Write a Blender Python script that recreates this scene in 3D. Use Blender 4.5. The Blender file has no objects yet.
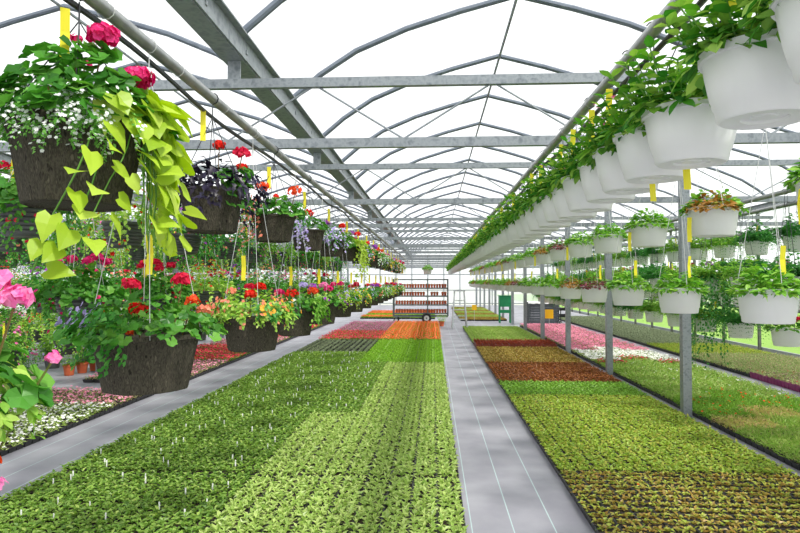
import bpy, math, random
from mathutils import Vector, Matrix

PI = math.pi
scn = bpy.context.scene
COL = scn.collection
rnd = random.Random(11)
V = Vector
UP = V((0, 0, 1))

# ------------------------------------------------------------------ camera
F, CX, CY, EYE = 620.0, 400.0, 266.5, 1.7
YAW, PITCH = math.atan(33 / F), math.atan(15.5 / F)
cam_d = bpy.data.cameras.new('camera')
cam = bpy.data.objects.new('camera', cam_d)
COL.objects.link(cam)
cam_d.sensor_width = 36
cam_d.lens = 36 * F / 800
cam_d.clip_start, cam_d.clip_end = 0.05, 600
cam.location = (0, 0, EYE)
cam.rotation_euler = (PI / 2 + PITCH, 0, YAW)
scn.camera = cam

# ------------------------------------------------------------------ mesh builder
class MB:
    def __init__(s):
        s.v, s.f, s.m, s.k = [], [], [], 0

    def add(s, vs, fs, k=None):
        o = len(s.v)
        s.v.extend(vs)
        k = s.k if k is None else k
        for f in fs:
            s.f.append(tuple(i + o for i in f))
            s.m.append(k)

    def box(s, c, d, k=None):
        x, y, z = c
        a, b, e = d[0] / 2, d[1] / 2, d[2] / 2
        s.add([(x - a, y - b, z - e), (x + a, y - b, z - e), (x + a, y + b, z - e), (x - a, y + b, z - e),
               (x - a, y - b, z + e), (x + a, y - b, z + e), (x + a, y + b, z + e), (x - a, y + b, z + e)],
              [(0, 3, 2, 1), (4, 5, 6, 7), (0, 1, 5, 4), (1, 2, 6, 5), (2, 3, 7, 6), (3, 0, 4, 7)], k)

    def tube(s, pts, r, n=6, k=None, cap=True):
        pts = [V(p) for p in pts]
        vs, fs = [], []
        ref = None
        for i, p in enumerate(pts):
            t = (pts[min(i + 1, len(pts) - 1)] - pts[max(i - 1, 0)]).normalized()
            if ref is None:
                ref = t.orthogonal().normalized()
            a = (ref - t * ref.dot(t))
            a = a.normalized() if a.length > 1e-6 else t.orthogonal().normalized()
            ref = a
            b = t.cross(a)
            rr = r[i] if isinstance(r, (list, tuple)) else r
            for j in range(n):
                q = 2 * PI * (j + .5) / n
                vs.append(tuple(p + a * (rr * math.cos(q)) + b * (rr * math.sin(q))))
        for i in range(len(pts) - 1):
            for j in range(n):
                j2 = (j + 1) % n
                fs.append((i * n + j, i * n + j2, (i + 1) * n + j2, (i + 1) * n + j))
        if cap:
            fs.append(tuple(range(n - 1, -1, -1)))
            e = (len(pts) - 1) * n
            fs.append(tuple(range(e, e + n)))
        s.add(vs, fs, k)

    def bar(s, p, q, w, h, k=None):
        """a square-section bar between two points; w across, h up"""
        p, q = V(p), V(q)
        t = (q - p).normalized()
        side = t.cross(UP)
        side = side.normalized() if side.length > 1e-4 else V((1, 0, 0))
        u = side.cross(t)
        a, b = side * (w / 2), u * (h / 2)
        vs = [tuple(x) for x in (p - a - b, p + a - b, p + a + b, p - a + b, q - a - b, q + a - b, q + a + b, q - a + b)]
        s.add(vs, [(0, 1, 2, 3), (7, 6, 5, 4), (0, 4, 5, 1), (1, 5, 6, 2), (2, 6, 7, 3), (3, 7, 4, 0)], k)

    def lathe(s, prof, n=24, k=None, shape=None, c=(0, 0)):
        vs, fs = [], []
        for (r, z) in prof:
            for j in range(n):
                q = 2 * PI * j / n
                m = shape(q, z) if shape else 1.0
                vs.append((c[0] + r * m * math.cos(q), c[1] + r * m * math.sin(q), z))
        for i in range(len(prof) - 1):
            for j in range(n):
                j2 = (j + 1) % n
                fs.append((i * n + j, i * n + j2, (i + 1) * n + j2, (i + 1) * n + j))
        fs.append(tuple(range(n - 1, -1, -1)))
        e = (len(prof) - 1) * n
        fs.append(tuple(range(e, e + n)))
        s.add(vs, fs, k)

    def mesh(s, name, mats, smooth=False):
        me = bpy.data.meshes.new(name)
        me.from_pydata([tuple(p) for p in s.v], [], s.f)
        for m in (mats if isinstance(mats, (list, tuple)) else [mats]):
            me.materials.append(m)
        if isinstance(mats, (list, tuple)):
            me.polygons.foreach_set('material_index', s.m)
        if smooth:
            me.polygons.foreach_set('use_smooth', [True] * len(s.f))
            try:
                me.set_sharp_from_angle(angle=math.radians(40))
            except Exception:
                pass
        me.update()
        return me


def ob(name, me, parent=None, loc=(0, 0, 0), rotz=0.0, label=None):
    o = bpy.data.objects.new(name, me)
    COL.objects.link(o)
    o.parent = parent
    o.location = loc
    o.rotation_euler = (0, 0, rotz)
    if label:
        o['label'] = label
    return o


def tag(o, label, cat, group=None, kind=None):
    o['label'] = label
    o['category'] = cat
    if group:
        o['group'] = group
    if kind:
        o['kind'] = kind
    return o


def thing(name, label, cat, loc=(0, 0, 0), rotz=0.0, group=None, kind=None):
    o = bpy.data.objects.new(name, None)
    COL.objects.link(o)
    o.empty_display_size = .1
    o.location = loc
    o.rotation_euler = (0, 0, rotz)
    return tag(o, label, cat, group, kind)


ONES = 'zero first second third fourth fifth sixth seventh eighth ninth tenth eleventh twelfth thirteenth fourteenth fifteenth sixteenth seventeenth eighteenth nineteenth'.split()
TENS = '0 0 twenty thirty forty fifty sixty seventy eighty ninety'.split()


def nth(i):
    if i < 20:
        return ONES[i]
    t, u = divmod(i, 10)
    if u == 0:
        return TENS[t][:-1] + 'ieth'
    return TENS[t] + '-' + ONES[u]


# ------------------------------------------------------------------ materials
def srgb(h):
    if isinstance(h, str):
        h = h.lstrip('#')
        c = [int(h[i:i + 2], 16) / 255 for i in (0, 2, 4)]
        return tuple((x / 12.92 if x <= .04045 else ((x + .055) / 1.055) ** 2.4) for x in c)
    return tuple(h)


def nmat(name):
    m = bpy.data.materials.new(name)
    m.use_nodes = True
    nt = m.node_tree
    nt.nodes.clear()
    out = nt.nodes.new('ShaderNodeOutputMaterial')
    return m, nt, out


def ramp(nt, src, cols, pos=None):
    r = nt.nodes.new('ShaderNodeValToRGB')
    e = r.color_ramp.elements
    n = len(cols)
    pos = pos or [i / max(1, n - 1) for i in range(n)]
    while len(e) < n:
        e.new(.5)
    for i in range(n):
        e[i].position = pos[i]
        e[i].color = (*srgb(cols[i]), 1)
    nt.links.new(src, r.inputs[0])
    return r


def noise(nt, scale, detail=3, coord='Object', mapscale=None):
    tc = nt.nodes.new('ShaderNodeTexCoord')
    n = nt.nodes.new('ShaderNodeTexNoise')
    n.inputs['Scale'].default_value = scale
    n.inputs['Detail'].default_value = detail
    src = tc.outputs[coord]
    if mapscale:
        mp = nt.nodes.new('ShaderNodeMapping')
        mp.inputs['Scale'].default_value = mapscale
        nt.links.new(src, mp.inputs[0])
        src = mp.outputs[0]
    nt.links.new(src, n.inputs['Vector'])
    return n


def pmat(name, cols, rough=.5, metal=0.0, scale=8, bump=0.0, mapscale=None, bscale=None, spec=.5, pos=None):
    m, nt, out = nmat(name)
    p = nt.nodes.new('ShaderNodeBsdfPrincipled')
    p.inputs['Roughness'].default_value = rough
    p.inputs['Metallic'].default_value = metal
    p.inputs['Specular IOR Level'].default_value = spec
    if isinstance(cols, str):
        cols = [cols, cols]
    n = noise(nt, scale, 4, mapscale=mapscale)
    r = ramp(nt, n.outputs['Fac'], cols, pos or [.3 + .4 * i / (len(cols) - 1) for i in range(len(cols))])
    nt.links.new(r.outputs[0], p.inputs['Base Color'])
    if bump:
        b = nt.nodes.new('ShaderNodeBump')
        b.inputs['Strength'].default_value = bump
        b.inputs['Distance'].default_value = .01
        n2 = noise(nt, bscale or scale, 5, mapscale=mapscale)
        nt.links.new(n2.outputs['Fac'], b.inputs['Height'])
        nt.links.new(b.outputs[0], p.inputs['Normal'])
    nt.links.new(p.outputs[0], out.inputs[0])
    return m


def leafmat(name, cols, trans=.35, gloss=.022, rough=.35):
    """each leaf takes one of the plant's own greens; light shines through it"""
    m, nt, out = nmat(name)
    g = nt.nodes.new('ShaderNodeNewGeometry')
    r = ramp(nt, g.outputs['Random Per Island'], cols)
    d = nt.nodes.new('ShaderNodeBsdfDiffuse')
    t = nt.nodes.new('ShaderNodeBsdfTranslucent')
    gl = nt.nodes.new('ShaderNodeBsdfGlossy')
    gl.inputs['Roughness'].default_value = rough
    nt.links.new(r.outputs[0], d.inputs[0])
    hs = nt.nodes.new('ShaderNodeHueSaturation')
    hs.inputs['Value'].default_value = 1.25
    hs.inputs['Saturation'].default_value = 1.1
    nt.links.new(r.outputs[0], hs.inputs['Color'])
    nt.links.new(hs.outputs[0], t.inputs[0])
    mx = nt.nodes.new('ShaderNodeMixShader')
    mx.inputs[0].default_value = trans
    nt.links.new(d.outputs[0], mx.inputs[1])
    nt.links.new(t.outputs[0], mx.inputs[2])
    m2 = nt.nodes.new('ShaderNodeMixShader')
    m2.inputs[0].default_value = gloss
    nt.links.new(mx.outputs[0], m2.inputs[1])
    nt.links.new(gl.outputs[0], m2.inputs[2])
    nt.links.new(m2.outputs[0], out.inputs[0])
    return m


def film(name, opaque, col=(.95, .97, 1)):
    m, nt, out = nmat(name)
    tr = nt.nodes.new('ShaderNodeBsdfTransparent')
    tr.inputs[0].default_value = (.97, .98, .98, 1)
    tl = nt.nodes.new('ShaderNodeBsdfTranslucent')
    tl.inputs[0].default_value = (*col, 1)
    df = nt.nodes.new('ShaderNodeBsdfDiffuse')
    df.inputs[0].default_value = (*col, 1)
    a = nt.nodes.new('ShaderNodeMixShader')
    a.inputs[0].default_value = .35
    nt.links.new(tl.outputs[0], a.inputs[1])
    nt.links.new(df.outputs[0], a.inputs[2])
    b = nt.nodes.new('ShaderNodeMixShader')
    b.inputs[0].default_value = opaque
    nt.links.new(tr.outputs[0], b.inputs[1])
    nt.links.new(a.outputs[0], b.inputs[2])
    nt.links.new(b.outputs[0], out.inputs[0])
    return m


M = {}
M['galv'] = pmat('galvanised_steel', ['#737a80', '#959b9f', '#80878c'], .42, .55, 22, .05)
M['galv_dark'] = pmat('weathered_galvanised_steel', ['#767c81', '#979da0', '#838a8e'], .5, .45, 14, .1)
M['arch'] = pmat('arch_tube_steel', ['#68707c', '#7c848f'], .45, .5, 9)
M['pipe'] = pmat('pipe_steel', ['#8a8d8c', '#a9aba8'], .38, .6, 12)
M['wire'] = pmat('hanger_wire', ['#3a3d40', '#55585a'], .4, .6, 20)
M['wire_pale'] = pmat('pale_hanger_wire', ['#b9bcbc', '#d5d6d4'], .4, .2, 20)
M['hose'] = pmat('black_hose', ['#1d1f22', '#303336'], .45, 0, 20)
M['white_pot'] = pmat('white_plastic', ['#f3f4f4', '#fafaf9'], .38, 0, 6)
_nt = M['white_pot'].node_tree
_p = next(n for n in _nt.nodes if n.type == 'BSDF_PRINCIPLED')
_tl = _nt.nodes.new('ShaderNodeBsdfTranslucent')
_tl.inputs[0].default_value = (.95, .95, .94, 1)
_mx = _nt.nodes.new('ShaderNodeMixShader')
_mx.inputs[0].default_value = .28
_nt.links.new(_p.outputs[0], _mx.inputs[1])
_nt.links.new(_tl.outputs[0], _mx.inputs[2])
_nt.links.new(_mx.outputs[0], next(n for n in _nt.nodes if n.type == 'OUTPUT_MATERIAL').inputs[0])
M['white_inner'] = pmat('white_plastic_base', ['#dfe0e0', '#ececec'], .45, 0, 6)
M['dark_pot'] = pmat('dark_fibre_pot', ['#23211c', '#4e4a3f', '#37342c', '#625d4f'], .9, 0, 95, 1.0, (1, 1, .3), 90, .15)
M['grey_pot'] = pmat('ridged_grey_pot', ['#3e4140', '#565957'], .5, 0, 10, .1)
M['terra'] = pmat('terracotta', ['#b4502f', '#c9683f'], .8, 0, 15, .1)
M['tan_pot'] = pmat('tan_fibre_pot', ['#a4977c', '#bfb399'], .9, 0, 15, .3)
M['soil'] = pmat('soil', ['#1f1812', '#3a2c20', '#2a2018'], .95, 0, 60, .6)
M['tray'] = pmat('black_tray', ['#1b1c1d', '#2b2c2d'], .5, 0, 10)
M['tray_purple'] = pmat('purple_tray', ['#7c1f58', '#95306c'], .5, 0, 10)
M['tray_brick'] = pmat('brick_red_tray', ['#6b2a20', '#7f3527'], .6, 0, 10)
M['tag_y'] = leafmat('yellow_tag', ['#efe745', '#ece33a'], .2, .02)
M['tag_w'] = pmat('white_label', ['#f3f3f0', '#fafaf8'], .5)
M['red_clip'] = pmat('red_pulley', ['#c23b22', '#d1492c'], .5)
M['green_box'] = pmat('green_painted_steel', ['#12794a', '#1a8a55'], .45, 0, 6)
M['card_y'] = pmat('yellow_card', ['#f2b705', '#f6c417'], .6)
M['crate'] = pmat('dark_grey_crate', ['#3b4046', '#4e545b'], .6, 0, 8)
M['black'] = pmat('black_plastic', ['#17191b', '#25282a'], .5)
M['rubber'] = pmat('rubber', ['#202020', '#2c2c2c'], .8)
M['rim_w'] = pmat('wheel_rim', ['#c9c9c5', '#dcdcd8'], .5)
M['cart'] = pmat('cart_steel', ['#56605f', '#707a79'], .5, .3)
M['alu'] = pmat('aluminium', ['#b9bdc0', '#d0d3d5'], .35, .6)
M['cloth_white'] = pmat('white_sheet', ['#e6e8ea', '#f2f3f4'], .8)
M['dark_post'] = pmat('dark_post', ['#4c5148', '#62675c'], .7)
M['board'] = pmat('kerb_board', ['#8e9494', '#a3a9a8'], .7)
M['roof_film'] = film('clear_roof_film', .16)
M['side_film'] = film('white_side_film', .4)
M['end_film'] = film('white_end_film', .6)

# leaves
G = {
    'geranium': leafmat('geranium_leaf', ['#3c7a2a', '#5a9a3a', '#2f6624', '#74ac45', '#478432'], .28),
    'bushy': leafmat('bushy_leaf', ['#3f7f2a', '#679f3a', '#a3c65c', '#4f8f32', '#2f6a24', '#86b348'], .32),
    'fresh': leafmat('fresh_leaf', ['#6aa83a', '#8cc04a', '#579834', '#a6cc5c'], .25),
    'lime': leafmat('lime_vine_leaf', ['#a4c238', '#b8d24c', '#90b02e', '#c8dc64'], .35),
    'purple': leafmat('purple_black_leaf', ['#17131f', '#241c30', '#2b2840', '#120e16'], .06, .03, .35),
    'bacopa': leafmat('bacopa_leaf', ['#6fae4a', '#8cc463', '#5a9a3c'], .35),
    'ivy': leafmat('trailing_leaf', ['#3f8c34', '#5aa545', '#2f7228', '#79b95a'], .3),
    'fern': leafmat('fern_leaf', ['#5a9636', '#7cb048', '#a4c85c', '#659c3c'], .35),
    'fernd': leafmat('dark_fern_leaf', ['#2c6a2e', '#43853c', '#5b9a48', '#347734'], .3),
    'varieg': leafmat('yellow_green_leaf', ['#8fbf45', '#b8d765', '#6ea83a', '#cfe07c'], .35),
    'burg': leafmat('burgundy_leaf', ['#6a3040', '#8a4656', '#9a5a5c', '#6f7a3c', '#5a2636'], .2),
    'bronzy': leafmat('bronze_leaf', ['#a8793a', '#b88d4a', '#8f6a38', '#94a04a'], .25),
    'silver': leafmat('silver_leaf', ['#8c9c8a', '#a8b6a2', '#7a8c78'], .2),
    't_dark': leafmat('tray_leaf_dark', ['#6a903c', '#80a548', '#9cbc58', '#5c8236', '#b6cc6c'], .3),
    't_light': leafmat('tray_leaf_light', ['#98b858', '#b2cb70', '#ccdc8c', '#84a64c'], .35),
    't_lime': leafmat('tray_leaf_lime', ['#84b63c', '#9cc64c', '#74a834'], .35),
    't_yg': leafmat('tray_leaf_yellow_green', ['#9fbb4a', '#b6cc5c', '#88ab42', '#c2bc5c', '#97b94e'], .3),
    't_green': leafmat('tray_leaf_green', ['#7fae44', '#96be54', '#6d9c3a'], .3),
    't_sparse': leafmat('tray_leaf_sparse', ['#a4b850', '#bcc45e', '#a08c48', '#b89850', '#8aa848'], .3),
    't_bronze': leafmat('tray_leaf_bronze', ['#96603a', '#a87044', '#7f4632', '#b38048'], .25),
    't_golden': leafmat('tray_leaf_golden', ['#a8904a', '#b59c52', '#8f8a44', '#a67848'], .25),
    't_red': leafmat('tray_leaf_red', ['#8a3f30', '#a3513a', '#75352c'], .25),
    't_grey': leafmat('tray_leaf_grey', ['#93a07e', '#a8b392', '#7f8e6c', '#9ea686'], .2),
    't_pale': leafmat('tray_leaf_pale', ['#a9bc7c', '#8fae5e', '#c2b08c', '#b7c68c'], .3),
    't_grass': leafmat('tray_leaf_grass', ['#8cb250', '#a2c060', '#80a646', '#b8cc78', '#a8b068'], .35),
    't_tan': leafmat('tray_leaf_tan', ['#c4b478', '#b0bc62', '#ccae80', '#a2be5c'], .3),
    'lawn': leafmat('lawn_blade', ['#7fb03c', '#96be50', '#6ca032'], .4),
    'stem': leafmat('green_stem', ['#5a8f3a', '#6f9c46'], .1),
    'stem_r': leafmat('reddish_stem', ['#7a5a3a', '#6f7a3a'], .1),
}
# petals
P = {
    'magenta': leafmat('magenta_petal', ['#d01860', '#ee4a92', '#b8104e', '#e42c78'], .3, .01),
    'pink': leafmat('pink_petal', ['#ee70b4', '#f8a2d0', '#de54a0', '#f488c2'], .3, .01),
    'red': leafmat('red_petal', ['#d81c14', '#ee4030', '#b8120e', '#e62c20'], .25, .01),
    'orange': leafmat('orange_red_petal', ['#e8401e', '#f46a38', '#cc2e16', '#f0502a'], .25, .01),
    'crimson': leafmat('crimson_petal', ['#b8142e', '#dc2c50', '#ca1c40'], .25, .01),
    'white': leafmat('white_petal', ['#f4f6f2', '#ffffff', '#eef0ee'], .3, .02),
    'lavender': leafmat('lavender_petal', ['#b6a6dc', '#c8bce8', '#a694d0'], .3, .02),
    'purple': leafmat('purple_petal', ['#8a3fa8', '#a254bc', '#c050b8'], .3, .02),
    'peach': leafmat('peach_petal', ['#f08a6a', '#f4a284', '#e87868'], .3, .02),
    'yellow': leafmat('yellow_petal', ['#f2a92e', '#f5c04a'], .3, .02),
    't_orange': leafmat('tray_orange_petal', ['#f47a4a', '#f79264', '#ee6a38'], .3, .02),
    't_pinkred': leafmat('tray_red_petal', ['#dc4656', '#e65e6c', '#c83848'], .3, .02),
    't_mauve': leafmat('tray_mauve_petal', ['#b8648c', '#c87ca0', '#d46a98'], .3, .02),
    't_pink': leafmat('tray_pink_petal', ['#f09cc0', '#f6b6ce', '#ee84ae', '#f4b8a8'], .3, .02),
    't_white': leafmat('tray_white_petal', ['#f6f6f0', '#fffffa'], .3, .02),
}

# ------------------------------------------------------------------ plant pieces
SHAPE = {
    'ovate': [(0, .06), (.22, .36), (.5, .5), (.78, .3), (1, 0)],
    'heart': [(0, .0), (-.16, .3), (.05, .54), (.36, .5), (.7, .24), (1, 0)],
    'lance': [(0, .1), (.4, .5), (1, 0)],
    'lobed': [(0, .06), (.1, .5), (.3, .22), (.45, .42), (.65, .14), (1, 0)],
}


def leaf(mb, p, d, n, L, W, kind='ovate', droop=.25, fold=.18, k=None):
    d = d.normalized()
    s = d.cross(n)
    if s.length < 1e-4:
        s = d.orthogonal()
    s.normalize()
    n = s.cross(d)
    if kind == 'tri':
        t = p + d * L - n * (droop * L)
        c = p + d * (L * .45)
        a = s * (W * .5)
        h = n * (fold * W)
        mb.add([tuple(p), tuple(c + a + h), tuple(t), tuple(c - a + h)], [(0, 1, 2), (0, 2, 3)], k)
        return
    if kind == 'round':
        # a kidney-shaped scalloped leaf
        c = p + d * (L * .42)
        vs = [tuple(c - n * (L * .1))]
        m = 14
        ph = rnd.random() * 6
        for j in range(m):
            q = -PI + 2 * PI * (j + .5) / m
            rr = (.52 if j % 2 else .44) * L
            if j in (0, m - 1):
                rr *= .55
            z = .07 * L * math.sin(q * 3 + ph) - droop * .22 * L * (math.cos(q) + .3)
            vs.append(tuple(c + d * (rr * math.cos(q)) + s * (rr * 1.08 * math.sin(q)) + n * z))
        mb.add(vs, [(0, j + 1, (j + 1) % m + 1) for j in range(m) if j != m - 1], k)
        return
    sh = SHAPE[kind]
    vs, fs = [], []
    for (t, w) in sh:
        tc = max(0, t)
        c = p + d * (L * tc) - n * (droop * L * tc * tc)
        o = d * (L * (t - tc))
        vs += [tuple(c), tuple(c + o + s * (w * W) + n * (fold * w * W)), tuple(c + o - s * (w * W) + n * (fold * w * W))]
    for i in range(len(sh) - 1):
        a, b = i * 3, i * 3 + 3
        fs.append((a, a + 1, b + 1, b))
        fs.append((a, b, b + 2, a + 2))
    mb.add(vs, fs, k)


def rv(s=1.0):
    return V((rnd.uniform(-s, s), rnd.uniform(-s, s), rnd.uniform(-s, s)))


def ang(a, e):
    return V((math.cos(a) * math.cos(e), math.sin(a) * math.cos(e), math.sin(e)))


def floret(mb, p, n, r, k=None, np_=5):
    n = n.normalized()
    a = n.orthogonal().normalized()
    b = n.cross(a)
    q0 = rnd.random() * 6
    for j in range(np_):
        q = q0 + 2 * PI * j / np_
        d = a * math.cos(q) + b * math.sin(q)
        s = n.cross(d)
        mb.add([tuple(p), tuple(p + d * (r * .62) + s * (r * .46) + n * (r * .12)), tuple(p + d * r + n * (r * .02)),
                tuple(p + d * (r * .62) - s * (r * .46) + n * (r * .12))], [(0, 1, 2, 3)], k)


def flower_head(r=.045, n=30, fr=.018, k=None, mb=None, c=V((0, 0, 0))):
    mb = mb or MB()
    for i in range(n):
        u = (i + .5) / n
        z = 1 - 1.45 * u
        q = i * 2.39996 + rnd.uniform(-.3, .3)
        rr = math.sqrt(max(0, 1 - z * z))
        d = V((rr * math.cos(q), rr * math.sin(q), z))
        floret(mb, c + V((d.x * r, d.y * r, d.z * r * .75)) * rnd.uniform(.72, 1.1), d + rv(.55), fr * rnd.uniform(.75, 1.1), k)
    return mb


def geranium(mb, R, H, n, size, k=None, z0=0.0, a0=0, a1=2 * PI):
    for i in range(n):
        u = math.sqrt(rnd.random()) * 1.18
        a = rnd.uniform(a0, a1)
        h = H * (1 - .62 * u * u) * rnd.uniform(.5, 1.0) + z0
        p = V((R * u * math.cos(a), R * u * math.sin(a), h))
        e = rnd.uniform(-.35, .25) - .35 * u
        d = ang(a + rnd.uniform(-.8, .8), e)
        nn = V((math.cos(a) * .8 * u, math.sin(a) * .8 * u, 1)) + rv(.7)
        leaf(mb, p, d, nn, size * rnd.uniform(.6, 1.15), size, 'round', rnd.uniform(-.3, .8), k=k)


def mound(mb, R, H, n, L, W, kind, k=None, z0=0.0, up=.3, a0=0, a1=2 * PI, droop=.3):
    for i in range(n):
        u = math.sqrt(rnd.random()) * 1.1
        a = rnd.uniform(a0, a1)
        h = H * (1 - .75 * u * u) * rnd.uniform(.25, 1) + z0
        p = V((R * u * math.cos(a), R * u * math.sin(a), h))
        d = ang(a + rnd.uniform(-1, 1), rnd.uniform(-.2, .7) + up - .5 * u)
        leaf(mb, p, d, V((math.cos(a) * .4 * u, math.sin(a) * .4 * u, 1)) + rv(.4), L * rnd.uniform(.65, 1.2), W * rnd.uniform(.8, 1.15), kind, droop * rnd.uniform(.4, 1.4), k=k)


def vine(mb, a, r0, z0, out, down, nl, L, W, kind, k=None, spread=.4, stem=None, side=0.0):
    """a trailing shoot that leaves the pot rim, arches outward and hangs"""
    pts = []
    for i in range(9):
        t = i / 8
        rr = r0 + out * (1 - (1 - min(1, t * 1.6)) ** 2)
        z = z0 + .05 * math.sin(min(1, t * 3) * PI) - down * max(0, t - .12) ** 1.15
        q = a + side * t
        pts.append(V((rr * math.cos(q), rr * math.sin(q), z)) + rv(.008))
    if stem is not None:
        mb.tube(pts, .0025, 4, stem, False)
    for i in range(nl):
        t = (i + .6) / nl * 8
        j = min(7, int(t))
        p = pts[j].lerp(pts[j + 1], t - j)
        q = a + rnd.uniform(-1, 1) * (1.1 if i % 2 else 1.3)
        d = ang(q, rnd.uniform(-1.1, .1))
        pet = d * (L * .35) + V((math.cos(a), math.sin(a), .3)) * (L * .3)
        nn = V((math.cos(a), math.sin(a), .75)) + rv(spread)
        dd = V((d.x * .7, d.y * .7, -.6 + rnd.uniform(-.4, .7)))
        leaf(mb, p + pet, dd, nn, L * rnd.uniform(.7, 1.15) * (1 - .25 * i / nl), W * rnd.uniform(.85, 1.1) * (1 - .25 * i / nl), kind, rnd.uniform(.05, .4), .15, k)
    return pts


def sprays(mbl, mbf, a0, a1, n, r0, z0, out, down, nl, L, fr, fp=.6, kl=None, kf=None, lk='tri'):
    """fine trailing shoots, little leaves and small open flowers"""
    for s in range(n):
        a = rnd.uniform(a0, a1)
        pts = vine(mbl, a, r0 * rnd.uniform(.6, 1), z0, out * rnd.uniform(.4, 1.2), down * rnd.uniform(.35, 1.1), nl, L, L * .6, lk, kl, .6, None, rnd.uniform(-.4, .4))
        if mbf is not None:
            for i in range(int(nl * fp)):
                t = rnd.uniform(1.0, 7.9)
                j = int(t)
                p = pts[j].lerp(pts[j + 1], t - j) + V((math.cos(a), math.sin(a), .5)) * rnd.uniform(.008, .03) + rv(.018)
                floret(mbf, p, V((math.cos(a), math.sin(a), .6)) + rv(.5), fr * rnd.uniform(.8, 1.2), kf)


def shoots(mb, R, H, ns, npair, L, W, k=None, ks=None, lean=.5, kind='ovate'):
    """upright leafy stems with leaves in pairs"""
    for i in range(ns):
        u = math.sqrt((i + .5) / ns)
        a = i * 2.4 + rnd.uniform(-.3, .3)
        h = H * rnd.uniform(.6, 1.1) * (1 - .25 * u)
        b = V((R * .85 * u * math.cos(a), R * .85 * u * math.sin(a), -.02))
        top = b + V((math.cos(a) * lean * u * h, math.sin(a) * lean * u * h, h)) + rv(.02)
        if ks is not None:
            mb.tube([b, top], .0028, 4, ks, False)
        for j in range(npair):
            t = (j + .8) / npair
            p = b.lerp(top, t)
            q = j * 1.57 + rnd.uniform(-.4, .4) + i
            for sgn in range(2 if j < npair - 1 else 3):
                qq = q + sgn * (PI if j < npair - 1 else 2.1)
                e = rnd.uniform(-.15, .55) + (.3 if j == npair - 1 else 0)
                d = ang(qq, e)
                leaf(mb, p, d, UP + rv(.25), L * rnd.uniform(.75, 1.15) * (1 - .25 * t), W * (1 - .25 * t), kind, rnd.uniform(.1, .5), .2, k)


def fern(mb, n, L, k=None, z0=0.0, hang=.9, npin=12, a_off=0):
    for i in range(n):
        a = 2.4 * i + a_off + rnd.uniform(-.3, .3)
        l = L * rnd.uniform(.65, 1.1)
        rise = rnd.uniform(.3, .75)
        pts = []
        for j in range(npin + 1):
            t = j / npin
            r = .04 + l * .75 * math.sin(t * 1.5)
            z = z0 + l * (rise * math.sin(t * 2.1) - hang * t * t * .8)
            pts.append(V((r * math.cos(a), r * math.sin(a), z)))
        for j in range(1, npin + 1):
            t = j / npin
            dr = (pts[j] - pts[j - 1]).normalized()
            sd = dr.cross(UP)
            sd = sd.normalized() if sd.length > .01 else V((1, 0, 0))
            pl = l * .2 * (1.1 - t * .85)
            for sg in (-1, 1):
                leaf(mb, pts[j], sd * sg + dr * .35, UP + rv(.3), pl, pl * .42, 'tri', .25, .1, k)


# ------------------------------------------------------------------ the setting
Y0, Y1 = -5.0, 46.0
BAY = 4.75
GX = [-6.27 - 3 * BAY, -6.27 - 2 * BAY, -6.27 - BAY, -6.27, -1.52, 3.17, 7.92]
GZ, RZ = 3.46, 4.62
TR_Y = [4.6 + 3.4 * k for k in range(13)]


def floor_material():
    m, nt, out = nmat('woven_ground_cloth')
    p = nt.nodes.new('ShaderNodeBsdfPrincipled')
    p.inputs['Roughness'].default_value = .5
    p.inputs['Specular IOR Level'].default_value = .5
    tc = nt.nodes.new('ShaderNodeTexCoord')
    sx = nt.nodes.new('ShaderNodeSeparateXYZ')
    nt.links.new(tc.outputs['Object'], sx.inputs[0])

    def math_(op, a, b):
        n = nt.nodes.new('ShaderNodeMath')
        n.operation = op
        for i, x in enumerate((a, b)):
            if isinstance(x, (int, float)):
                n.inputs[i].default_value = x
            else:
                nt.links.new(x, n.inputs[i])
        return n.outputs[0]
    w = math_('FLOORED_MODULO', math_('ADD', sx.outputs['X'], 50 * .285 - .262), .285)
    line = math_('LESS_THAN', w, .008)
    n = noise(nt, 1.6, 6)
    r = ramp(nt, n.outputs['Fac'], ['#83828c', '#97969f', '#a9a8b0'], [.3, .52, .72])
    n2 = noise(nt, 220, 2)
    r2 = ramp(nt, n2.outputs['Fac'], ['#c8c8c8', '#ffffff'], [.3, .7])
    mu = nt.nodes.new('ShaderNodeMix')
    mu.data_type = 'RGBA'
    mu.blend_type = 'MULTIPLY'
    mu.inputs[0].default_value = .35
    nt.links.new(r.outputs[0], mu.inputs[6])
    nt.links.new(r2.outputs[0], mu.inputs[7])
    mx = nt.nodes.new('ShaderNodeMix')
    mx.data_type = 'RGBA'
    nt.links.new(math_('MULTIPLY', line, .75), mx.inputs[0])
    nt.links.new(mu.outputs[2], mx.inputs[6])
    mx.inputs[7].default_value = (*srgb('#b9d3d2'), 1)
    nt.links.new(mx.outputs[2], p.inputs['Base Color'])
    nt.links.new(p.outputs[0], out.inputs[0])
    return m


M['floor'] = floor_material()


def plane(name, x0, x1, y0, y1, z, mat, label, cat, kind='structure'):
    b = MB()
    b.add([(x0, y0, z - .05), (x1, y0, z - .05), (x1, y1, z - .05), (x0, y1, z - .05), (x0, y0, z), (x1, y0, z), (x1, y1, z), (x0, y1, z)],
          [(3, 2, 1, 0), (4, 5, 6, 7), (0, 1, 5, 4), (1, 2, 6, 5), (2, 3, 7, 6), (3, 0, 4, 7)])
    return tag(ob(name, b.mesh(name, mat)), label, cat, None, kind)


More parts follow.
